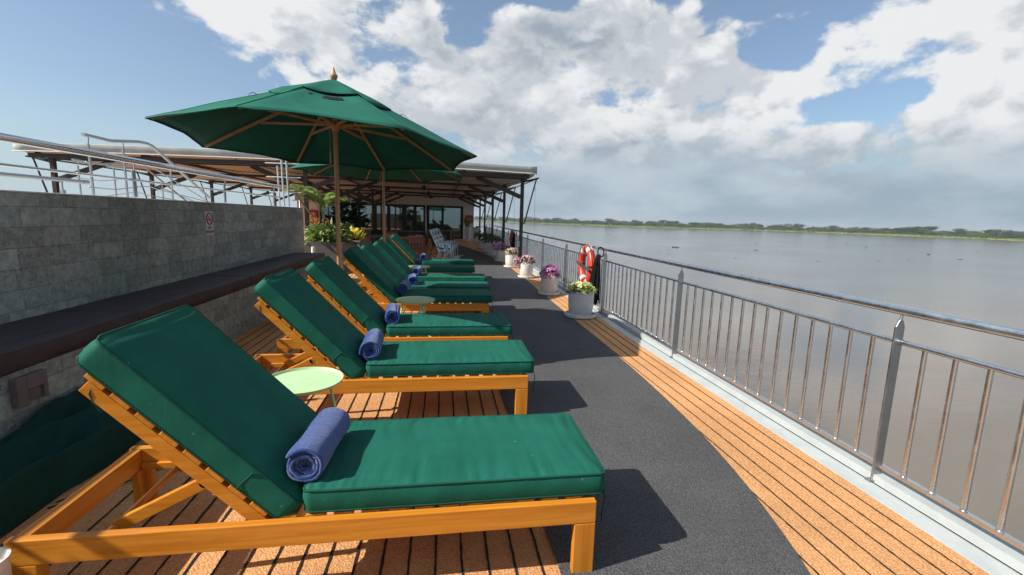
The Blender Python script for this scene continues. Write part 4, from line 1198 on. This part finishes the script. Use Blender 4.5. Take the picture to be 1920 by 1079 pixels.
# beams across, one per row plus the front one
for r_i, y in enumerate([13.62]+ROWS):
    mb = MB()
    for (xa, xb) in ((CL-.1, CC), (CC, CR+.1)):
        mb.bar((xa, y, top_z(xa)-.285), (xb, y, top_z(xb)-.285), .06, .11 if r_i == 0 else .09)
    lbuild(mb, 'cross_beam', BM, cn)
for x in (CL, -7.9, CC, .62, CR):
    mb = MB(); dz = top_z(x)-.20; mb.bar((x, 13.7, dz), (x, 31, dz), .05, .07); lbuild(mb, 'purlin', BM, cn)
for x in (CL, CR, CC):
    for y in ROWS:
        if y > 31: continue
        mb = MB(); mb.box(x-.05, y-.05, .002, x+.05, y+.05, top_z(x)-.3); mb.box(x-.09, y-.09, .001, x+.09, y+.09, .018); lbuild(mb, 'post', BM, cn)
        for s_ in ((1,) if x == CL else (-1,) if x == CR else (-1, 1)):
            mb = MB(); mb.bar((x+s_*.05, y, 2.16), (x+s_*1.45, y, top_z(x+s_*1.4)-.33), .05, .13); lbuild(mb, 'knee_brace', BM, cn)
        if x != CC:
            s_ = 1 if x == CR else -1
            mb = MB(); mb.tube([(x, y, 1.30), (x+s_*.10, y, 1.36), (x+s_*.42, y-.03, 2.68), (x+s_*.46, y-.03, 2.74)], .022, 8); mb.tube([(x, y, 2.62), (x+s_*.46, y-.03, 2.74)], .028, 8); lbuild(mb, 'outrigger', BM, cn, smooth=True, auto=50)
        # small shackle ring and a hanging line
        if x == CR:
            mb = MB(); mb.tube([(x+.40+.028*cos(a), y-.05, 2.42+.04*sin(a)) for a in [2*pi*k/12 for k in range(12)]], .006, 6, closed=True)
            mb.tube([(x+.40, y-.05, 2.38), (x+.42, y-.05, 1.1)], .0035, 4); lbuild(mb, 'lashing', BM, cn)
for s_ in (CL-.46, CR+.46):
    mb = MB(); mb.tube([(s_, 14.0, 2.74), (s_, 31, 2.72)], .022, 8); lbuild(mb, 'edge_tube', BM, cn, smooth=True)
# lacing cords on the underside
for (xa, ya, xb, yb) in ((-7.6, 13.7, -6.2, 18.2), (-5.6, 13.7, -4.2, 18.2), (-6.0, 18.6, -5.0, 22.5), (.2, 13.8, .6, 18)):
    mb = MB(); mb.tube([(xa+(xb-xa)*f, ya+(yb-ya)*f, 2.86-.10*sin(pi*f)+.012*(-1)**int(f*40)) for f in [k/40 for k in range(41)]], .012, 5); lbuild(mb, 'lacing_cord', M_ROPE, cn)
o = MB(); o.box(CR-.065, 14.10, .62, CR-.052, 14.16, .78); lbuild(o, 'switch_cover', M_WHITE, cn)

# ceiling fans and lamps
FL = ['ceiling fan nearest under the right half of the canopy', 'middle ceiling fan under the right half of the canopy', 'ceiling fan closest to the cabin front', 'ceiling fan above the palm under the left half of the canopy']
f0 = None
for i, (x, y) in enumerate(((-.74, 18.4), (-.70, 22.7), (-.68, 27), (-5.0, 18.4))):
    if f0 is None:
        t = thing('ceiling_fan', None, 'fan'); f0 = t
        mb = MB(); mb.tube([(0, 0, 0), (0, 0, -.14)], .015, 8); mb.build('stem', M_BLACK, t)
        mb = MB(); mb.lathe([(.03, -.30), (.10, -.28), (.11, -.2), (.06, -.14), (.02, -.13)], n=20); mb.build('motor', M_BLACK, t, smooth=True)
        for k in range(5):
            a = 2*pi*k/5; Mx = Matrix.Rotation(a, 4, 'Z') @ Matrix.Rotation(R(10), 4, 'X')
            mb = MB(); mb.box(.09, -.05, -.262, .50, .05, -.254, Mx); mb.build('blade', M_BLACK, t)
    else: t = copy_tree(f0)
    t.location = (x, y, 2.78); t['label'] = FL[i]; t['category'] = 'fan'; t['group'] = 'ceiling fans under the canopy'

# ================================================================ CABIN
cb = thing('deck_cabin', 'white deck cabin with dark sliding windows across the far end of the deck', 'cabin', (-3.5, 33, 0))
Y0 = 31.0
mb = MB(); mb.box(-9.2, Y0+.3, 0, 2.04, 36.5, 2.6)
lbuild(mb, 'rear_wall', M_BLACK, cb)
mb = MB(); mb.box(-9.4, Y0-.35, 2.19, 2.34, Y0+.1, 2.24); mb.box(-9.3, Y0-.05, 2.24, 2.1, Y0+.25, 2.98); mb.box(-9.4, Y0+.25, 2.6, 2.3, 36.6, 2.78); lbuild(mb, 'fascia', M_CREAM, cb)
mb = MB(); mb.box(1.35, Y0, 0, 2.06, Y0+.29, 2.188); mb.box(2.045, Y0+.3, 0, 2.06, 36.5, 2.59); lbuild(mb, 'side_wall', M_WHITE, cb)
mb = MB(); mb.box(-9.2, Y0, 0, -7.86, Y0+.29, 2.188); lbuild(mb, 'side_wall', M_WHITE, cb)
WX = [(-7.75, -6.55), (-6.45, -5.7), (-5.6, -4.45), (-4.35, -3.6), (-3.5, -2.65), (-2.45, -1.9), (-1.8, -1.25), (-.95, -.05), (.0, 1.22)]
for a, b in WX:
    mb = MB(); w_ = .05
    mb.box(a, Y0+.14, .0, a+w_, Y0+.2, 2.12); mb.box(b-w_, Y0+.14, 0, b, Y0+.2, 2.12); mb.box(a+w_, Y0+.14, 2.05, b-w_, Y0+.2, 2.12); mb.box(a+w_, Y0+.14, 0, b-w_, Y0+.2, .09)
    f_ = lbuild(mb, 'window', M_BLACK, cb)
    mb = MB(); mb.box(a+w_, Y0+.16, .09, b-w_, Y0+.17, 2.05); lbuild(mb, 'pane', M_GLASS, cb).parent = f_
    f_.children[0].location = (0, 0, 0)
mb = MB(); mb.box(-7.85, Y0+.2, 0, 1.34, Y0+.29, 2.188); lbuild(mb, 'door_surround', M_BLACK, cb)
for x in (-5.87, -1.12):
    mb = MB(); mb.tube([(x, Y0-.02, 0), (x, Y0-.02, 2.187)], .05, 14); lbuild(mb, 'column', M_WHITE, cb, smooth=True)
# red life-ring boxes
for i, (x, z, lbl) in enumerate(((1.76, 1.34, 'red rescue box on the cabin wall at the right, above the tall planters'), (-8.2, 1.38, 'red rescue box on the cabin wall at the left, behind the palm'))):
    t = thing('rescue_box', lbl, 'box', (x, Y0-.02, z), 0, 'red boxes on the cabin front')
    mb = MB(); mb.box(-.27, -.12, -.27, .27, 0, .27); mb.build('case', M_REDBOX, t, bevel=.05)
    mb = MB(); mb.tube([(.08*cos(2*pi*k/24), -.125, .08*sin(2*pi*k/24)) for k in range(24)], .022, 6, closed=True); mb.box(-.02, -.128, -.05, .02, -.122, .05); mb.build('emblem', M_REFL, t)

# ---- furniture under the canopy
DW = lambda a: MATS['dark_wood_'+'xyz'[a]]
t = thing('wooden_sofa', 'slatted reddish wooden sofa seen from behind with grey cushions', 'sofa', (-.98, 17.0, .006))
for (x, y) in ((-.78, -.32), (.30, -.32), (-.78, .32), (.30, .32)):
    mb = MB(); mb.box(x-.03, y-.03, 0, x+.03, y+.03, .72 if y < 0 else .6); mb.build('leg', DW(2), t, bevel=.004)
mb = MB(); mb.box(-.81, -.34, .64, .33, -.30, .73); mb.box(-.75, -.33, .22, .27, -.30, .30); mb.build('back_rail', DW(0), t, bevel=.004)
for k in range(9):
    x = -.68+k*.11; mb = MB(); mb.box(x-.025, -.325, .3, x+.025, -.305, .64); mb.build('slat', DW(2), t)
mb = MB(); mb.box(-.75, -.29, .26, .27, .3, .30); mb.build('seat', DW(0), t)
for x in (-.78, .30):
    mb = MB(); mb.box(x-.035, -.29, .601, x+.035, .36, .63); mb.build('armrest', DW(1), t)
pad, pip = rounded_pad(1.0, .5, .14, 14, 10, .05, .02, .003, 3); pad.v = [(v[0]-.74, v[1]-.24, v[2]+.31) for v in pad.v]
pad.build('seat_cushion', M_CUSHIONG, t, smooth=True)
for x, s_ in ((-.15, .3), (.12, .34)):
    c = thing('throw_pillow', 'pale grey pillow sticking up over the sofa back at %s' % ('left' if x < 0 else 'right'), 'pillow', (-.98+x, 16.86, .45), 0, 'pillows on the wooden sofa')
    pad, pip = rounded_pad(s_, s_, .16, 12, 12, .07, .05, .003, 4)
    Mx = Matrix.Rotation(R(78), 4, 'X'); pad.v = [tuple(Mx @ Vector((v[0]-s_/2, v[1], v[2]))) for v in pad.v]; pad.build('pad', M_CUSHIONG, c, smooth=True)

def rocking_chair():
    t = thing('rocking_chair', None, 'rocking chair')
    Wc = .56
    for y in (-Wc/2, Wc/2):
        mb = MB(); mb.tube([(.92*(k/16-.5)*1.0, y, .012+.62*((k/16-.5)**2)*.55) for k in range(17)], .013, 8); mb.build('rocker', M_TUBEW, t, smooth=True)
        mb = MB(); mb.tube([(.26, y, .055), (.24, y*.94, .36), (.22, y, .58), (.0, y, .60), (-.2, y*.95, .60)], .011, 8); mb.tube([(-.22, y, .045), (-.14, y*.94, .34), (-.34, y*.85, .80), (-.46, y*.8, 1.02)], .011, 8); mb.build('side_frame', M_TUBEW, t, smooth=True)
        mb = MB(); mb.tube([(.02, y, .02), (.05, y*.94, .36)], .009, 6); mb.tube([(-.1, y, .03), (.18, y, .36)], .008, 6); mb.build('strut', M_TUBEW, t, smooth=True)
    for (x, z) in ((.3, .07), (-.3, .075)):
        mb = MB(); mb.tube([(x, -Wc/2, z), (x, Wc/2, z)], .009, 6); mb.build('cross_bar', M_TUBEW, t)
    mb = MB(); rs = random.Random(3)
    def panel(P0, P1, n, m, w0, w1):
        P0, P1 = Vector(P0), Vector(P1)
        for i in range(n):
            for j in range(m):
                a = P0.lerp(P1, i/n); b = P0.lerp(P1, (i+1)/n)
                wa, wb = w0+(w1-w0)*i/n, w0+(w1-w0)*(i+1)/n
                ya, yb = -wa/2+wa*j/m, -wa/2+wa*(j+1)/m; yc, yd = -wb/2+wb*j/m, -wb/2+wb*(j+1)/m
                lift = Vector((-.004, 0, .006))*((i+j) % 2)
                mb.cur = rs.choice((0, 1, 0, 1, 2)) if (n > 12 and i > 6) else rs.choice((0, 2, 2, 0, 1))
                mb.add([a+Vector((0, ya, 0))+lift, a+Vector((0, yb, 0))+lift, b+Vector((0, yd, 0))+lift, b+Vector((0, yc, 0))+lift], [(0, 1, 2, 3)])
    panel((-.14, 0, .35), (-.46, 0, 1.04), 13, 5, .54, .48)
    o = mb.build('woven_back', M_BLUEW, t); o.modifiers.new('s', 'SOLIDIFY').thickness = .008
    mb = MB(); panel((-.14, 0, .35), (.25, 0, .37), 9, 8, .52, .54)
    o = mb.build('woven_seat', M_BLUEW, t); o.modifiers.new('s', 'SOLIDIFY').thickness = .008
    for y in (-.27, .27):
        mb = MB()
        for i in range(8):
            for j in range(4):
                x0_, z0_ = -.20+.052*i, .37+.054*j; mb.cur = rs.choice((0, 2, 2, 1))
                yy_ = y+.005*((i+j) % 2)
                mb.add([(x0_, yy_, z0_), (x0_+.052, yy_, z0_), (x0_+.052, yy_, z0_+.054), (x0_, yy_, z0_+.054)], [(0, 1, 2, 3)])
        o = mb.build('woven_side', M_BLUEW, t); o.modifiers.new('s', 'SOLIDIFY').thickness = .008
    return t
rc = rocking_chair()
for i, (x, y, a) in enumerate(((.06, 15.1, -9), (.13, 15.85, -13), (.22, 16.6, -17))):
    o = rc if i == 0 else copy_tree(rc)
    o.location = (x, y, .008); o.rotation_euler = (0, 0, R(a)); o.scale = (1.0, 1.0, 1.0)
    o['label'] = ['blue and white woven rocking chair nearest to the loungers', 'blue and white woven rocking chair in the middle of the row', 'blue and white woven rocking chair farthest from the loungers'][i]
    o['category'] = 'rocking chair'; o['group'] = 'woven rocking chairs'
def dark_armchair():
    t = thing('wicker_armchair', None, 'armchair')
    mb = MB(); n = 20; vs = []
    for i in range(n+1):
        a = pi*(-.15+1.3*i/n); h = .78-.22*abs(i/n-.5)*2
        for rr_, z in ((.30, .12), (.36, .42), (.36, h), (.32, h), (.31, .42)): vs.append((rr_*cos(a), rr_*sin(a)*.95, z))
    mb.add(vs, [(5*i+k, 5*i+5+k, 5*i+6+k, 5*i+1+k) for i in range(n) for k in range(4)])
    mb.build('shell', M_CHAIRD, t, smooth=True)
    mb = MB(); mb.lathe([(.27, .32), (.30, .36), (.28, .43), (.1, .44)], n=20); mb.build('seat_cushion', M_CUSHIONG, t, smooth=True)
    for (x, y) in ((-.24, -.2), (.24, -.2), (-.24, .22), (.24, .22)):
        mb = MB(); mb.tube([(x, y, 0), (x*.95, y*.95, .33)], .014, 6); mb.build('leg', M_BLACK, t)
    return t
ac = dark_armchair()
for i, (x, y, a, l) in enumerate(((-2.5, 19.6, 190, 'dark wicker armchair left of the far umbrella pole'), (-1.75, 20.6, 160, 'dark wicker armchair right of the far umbrella pole'), (-1.0, 21.2, 200, 'dark wicker armchair behind the wooden sofa'), (-.2, 21.8, 175, 'dark wicker armchair behind the rocking chair backs'),
                               (-3.1, 22.6, 20, 'dark wicker armchair beside the centre canopy post'), (.3, 26.5, 180, 'dark wicker armchair in front of the right cabin window'))):
    o = ac if i == 0 else copy_tree(ac)
    o.location = (x, y, .006); o.rotation_euler = (0, 0, R(a)); o['label'] = l; o['category'] = 'armchair'; o['group'] = 'dark armchairs under the canopy'
def dining_table():
    t = thing('dining_table', None, 'table')
    mb = MB(); mb.box(-.7, -.4, .71, .7, .4, .74); mb.build('table_top', M_TABLED, t, bevel=.006)
    for (x, y) in ((-.62, -.33), (.62, -.33), (-.62, .33), (.62, .33)):
        mb = MB(); mb.box(x-.03, y-.03, 0, x+.03, y+.03, .709); mb.build('leg', DW(2), t)
    return t
dt = dining_table()
for i, (x, y, l) in enumerate(((-2.35, 16.6, 'grey-topped dining table beside the yellow croton'), (-1.6, 22.4, 'grey-topped dining table behind the dark armchairs'), (-.2, 24.6, 'grey-topped dining table near the right cabin window'))):
    o = dt if i == 0 else copy_tree(dt)
    o.location = (x, y, .006); o['label'] = l; o['category'] = 'table'; o['group'] = 'dining tables under the canopy'
def wood_chair():
    t = thing('wooden_chair', None, 'chair')
    for (x, y) in ((-.2, -.2), (.2, -.2), (-.2, .2), (.2, .2)):
        mb = MB(); mb.box(x-.02, y-.02, 0, x+.02, y+.02, .88 if y < 0 else .44); mb.build('leg', DW(2), t)
    mb = MB(); mb.box(-.23, -.18, .441, .23, .23, .47); mb.build('seat', DW(0), t)
    mb = MB(); mb.box(-.18, -.215, .62, .18, -.19, .86); mb.build('backrest', DW(0), t)
    return t
wc_ = wood_chair()
for i, (x, y, a, l) in enumerate(((-1.75, 15.75, 5, 'orange brown wooden chair just left of the far umbrella pole'), (-2.75, 15.7, -8, 'wooden chair at the table beside the croton'), (-2.0, 17.4, 178, 'wooden chair on the far side of the first dining table'))):
    o = wc_ if i == 0 else copy_tree(wc_)
    o.location = (x, y, .006); o.rotation_euler = (0, 0, R(a)); o['label'] = l; o['category'] = 'chair'; o['group'] = 'wooden chairs at the dining table'

# ================================================================ FAR BANK TREES
def tree_mesh(seed, H, Wd, mat_l, broad=False):
    random.seed(seed)
    mb = MB(); mb.cur = 1
    mb.tube([(0, 0, 0), (rnd(-.3, .3), 0, H*.35), (rnd(-.5, .5), rnd(-.4, .4), H*.6)], [H*.03, H*.022, H*.012], 6)
    lobes = []
    for k in range(9):
        a = rnd(0, 2*pi); q = rnd(0, .36)*Wd
        lobes.append((q*cos(a), q*sin(a), H*rnd(.42, .78), Wd*rnd(.16, .27), H*rnd(.12, .22)))
        mb.tube([(0, 0, H*.3), (lobes[-1][0]*.8, lobes[-1][1]*.8, lobes[-1][2])], [H*.012, H*.006], 4)
    if not broad:
        for k in range(6):
            a = rnd(0, 2*pi); q = rnd(.1, .4)*Wd; lobes.append((q*cos(a), q*sin(a), H*rnd(.12, .35), Wd*.24, H*.16))
    mb.cur = 0
    for (x, y, z, r_, h_) in lobes:
        for _ in range(150):
            v = Vector((random.gauss(0, 1), random.gauss(0, 1), random.gauss(0, 1))).normalized()*rnd(.55, 1.05)
            p = Vector((x+v.x*r_, y+v.y*r_, z+v.z*h_)); s = H*rnd(.025, .05)
            u = Vector((rnd(-1, 1), rnd(-1, 1), rnd(-.4, .4))).normalized(); w2 = u.cross(v+Vector((0, 0, .3))).normalized()
            mb.add([p-u*s, p-w2*s*.7, p+u*s, p+w2*s*.7], [(0, 1, 2, 3)])
    me_o = mb.build('tree', [mat_l, L_BARK2])
    return me_o
L_BARK2 = mat('tree_bark', f_paint((.12, .10, .08), .3, .9))
def treeleaf(name, c0, c1):
    def f(t, b):
        p = wc(t); n = t.noise(p, .35, 4, .6); oi = t.new('ShaderNodeObjectInfo')
        k = t.mix(t.ss(n, .3, .7), C3(c0), C3(c1)); k = t.vm('SCALE', k, t.ss(oi.outputs['Random'], 0, 1, .75, 1.3))
        t.l.new(k, b.inputs['Base Color'])
    return mat(name, f, rough=.7, spec=.2)
TL = [treeleaf('tree_leaf_dark', (.030, .060, .016), (.065, .11, .03)), treeleaf('tree_leaf_mid', (.05, .095, .022), (.10, .15, .045)), treeleaf('tree_leaf_grey', (.10, .11, .07), (.19, .18, .13))]
protos = []
KINDS = [('dense dark green tree on the far river bank', 1), ('mid green bushy tree on the far river bank', 1), ('pale grey-green spreading tree on the far river bank', 1)]
for s_, (H, Wd, ml, br, kind) in enumerate(((9, 12, 0, 0, 0), (8, 14, 1, 0, 1), (10, 13, 0, 0, 0), (7, 13, 1, 0, 1), (11.5, 17, 2, 1, 2), (8.5, 11, 1, 0, 1))):
    o = tree_mesh(40+s_, H, Wd, TL[ml], br); o.data.name = 'tree'; protos.append((o, kind, H)); 
random.seed(5)
cnt = 0
used = set()
for row in range(4):
    n = (118, 90, 56, 30)[row]
    for i in range(n):
        u = (i+rnd(-.5, .5))/n*.62+.04
        p, nn = bank_pt(u)
        d = (16, 34, 60, 110)[row]+rnd(-8, 10)
        q = p+nn*d
        k = random.choice((0, 1, 1, 3, 0, 5, 5, 2, 0, 1, 2, 4) if row > 0 else (1, 3, 5, 3, 0, 1))
        src, kind, H = protos[k]
        if k in used: o = src.copy(); col.objects.link(o)
        else: o = src; used.add(k)
        sc = rnd(.75, 1.1)*(.85, 1.1, 1.25, 1.5)[row]*(1+.18*noise.noise(Vector((u*22, 0, 0))))
        o.location = (q.x, q.y, -5.7 if row == 0 else -5.4); o.scale = (sc*rnd(1.4, 1.9), sc*rnd(1.2, 1.5), sc*rnd(.75, 1.05)); o.rotation_euler = (0, 0, rnd(0, 6.28))
        tag(o, KINDS[kind][0], 'tree', ['dark trees on the far bank', 'mid green trees on the far bank', 'pale trees on the far bank'][kind]); cnt += 1
for k, (src, kind, H) in enumerate(protos):
    if k not in used: bpy.data.objects.remove(src)
# reeds and low scrub along the water: one mass
random.seed(9)
mb = MB()
for _ in range(9000):
    u = rnd(.03, .68); p, nn = bank_pt(u); q = p+nn*(rnd(0, 1)**1.5*22+1); s = rnd(.4, 1.1); a = rnd(0, pi)
    c_, s2 = cos(a)*s*1.3, sin(a)*s*1.3; z = -6.2+min(.8, (q-p).length*.03)
    mb.add([(q.x-c_, q.y-s2, z), (q.x+c_, q.y+s2, z), (q.x+c_*.7, q.y+s2*.7, z+s*1.5), (q.x-c_*.5, q.y-s2*.5, z+s*1.2)], [(0, 1, 2, 3)])
o = mb.build('reed_bed', leafmat('reeds', (.13, .19, .04), (.24, .27, .09), .1)); tag(o, 'light green reeds and scrub along the far waterline', 'reeds', kind='stuff')
# floating water hyacinth clumps
random.seed(21)
def clump(seed):
    random.seed(seed); g = MB()
    for _ in range(60):
        a = rnd(0, 2*pi); q = rnd(0, 1)**.5
        g.leaf((q*.8*cos(a), q*.4*sin(a), 0), (rnd(-1, 1), rnd(-1, 1), rnd(.4, 1.4)), rnd(.2, .45), rnd(.15, .25), .4, 2)
    return g.build('water_hyacinth', L_DEEP)
HY = [(76, 140, 1.6), (30, 89, .6), (100, 133, .8), (161, 129, 1.3), (147, 109, .8), (85, 217, .9), (45, 120, .6), (60, 160, .6), (120, 150, .6), (135, 180, .9), (52, 210, .6), (70, 100, .5), (88, 95, .5), (110, 100, .5),
      (60, 260, 1), (95, 250, 1), (120, 230, 1), (180, 170, 1), (200, 200, 1), (40, 180, .7), (33, 150, .6), (58, 110, .5), (98, 118, .4), (125, 105, .6), (74, 190, .6), (140, 260, 1.2), (170, 240, 1), (30, 220, .7), (45, 300, 1), (210, 150, .9), (150, 92, .6), (66, 125, .4), (82, 112, .4)]
cl = [clump(31), clump(32)]
for i, (x, y, s_) in enumerate(HY):
    if i < 2: o = cl[i]
    else: o = cl[i % 2].copy(); col.objects.link(o)
    o.location = (x, y, -6.5); o.scale = (s_*.9, s_*.7, s_*.5); o.rotation_euler = (0, 0, i*1.3)
    tag(o, 'biggest dark clump of water hyacinth adrift on the river' if i == 0 else 'small dark clump of water hyacinth adrift on the river', 'floating plant', 'floating water hyacinth clumps')

# ================================================================ HAZE
def haze_mat():
    m = bpy.data.materials.new('river_haze'); m.use_nodes = True; t = NT(m.node_tree); t.n.clear()
    v = t.new('ShaderNodeVolumePrincipled'); v.inputs['Color'].default_value = (.78, .86, .95, 1); v.inputs['Density'].default_value = .0002; v.inputs['Anisotropy'].default_value = .2
    o = t.new('ShaderNodeOutputMaterial'); t.l.new(v.outputs[0], o.inputs['Volume']); return m
mb = MB(); mb.box(-900, -900, -7.9, 2300, 2300, 22)
o = mb.build('haze', haze_mat()); o['kind'] = 'stuff'
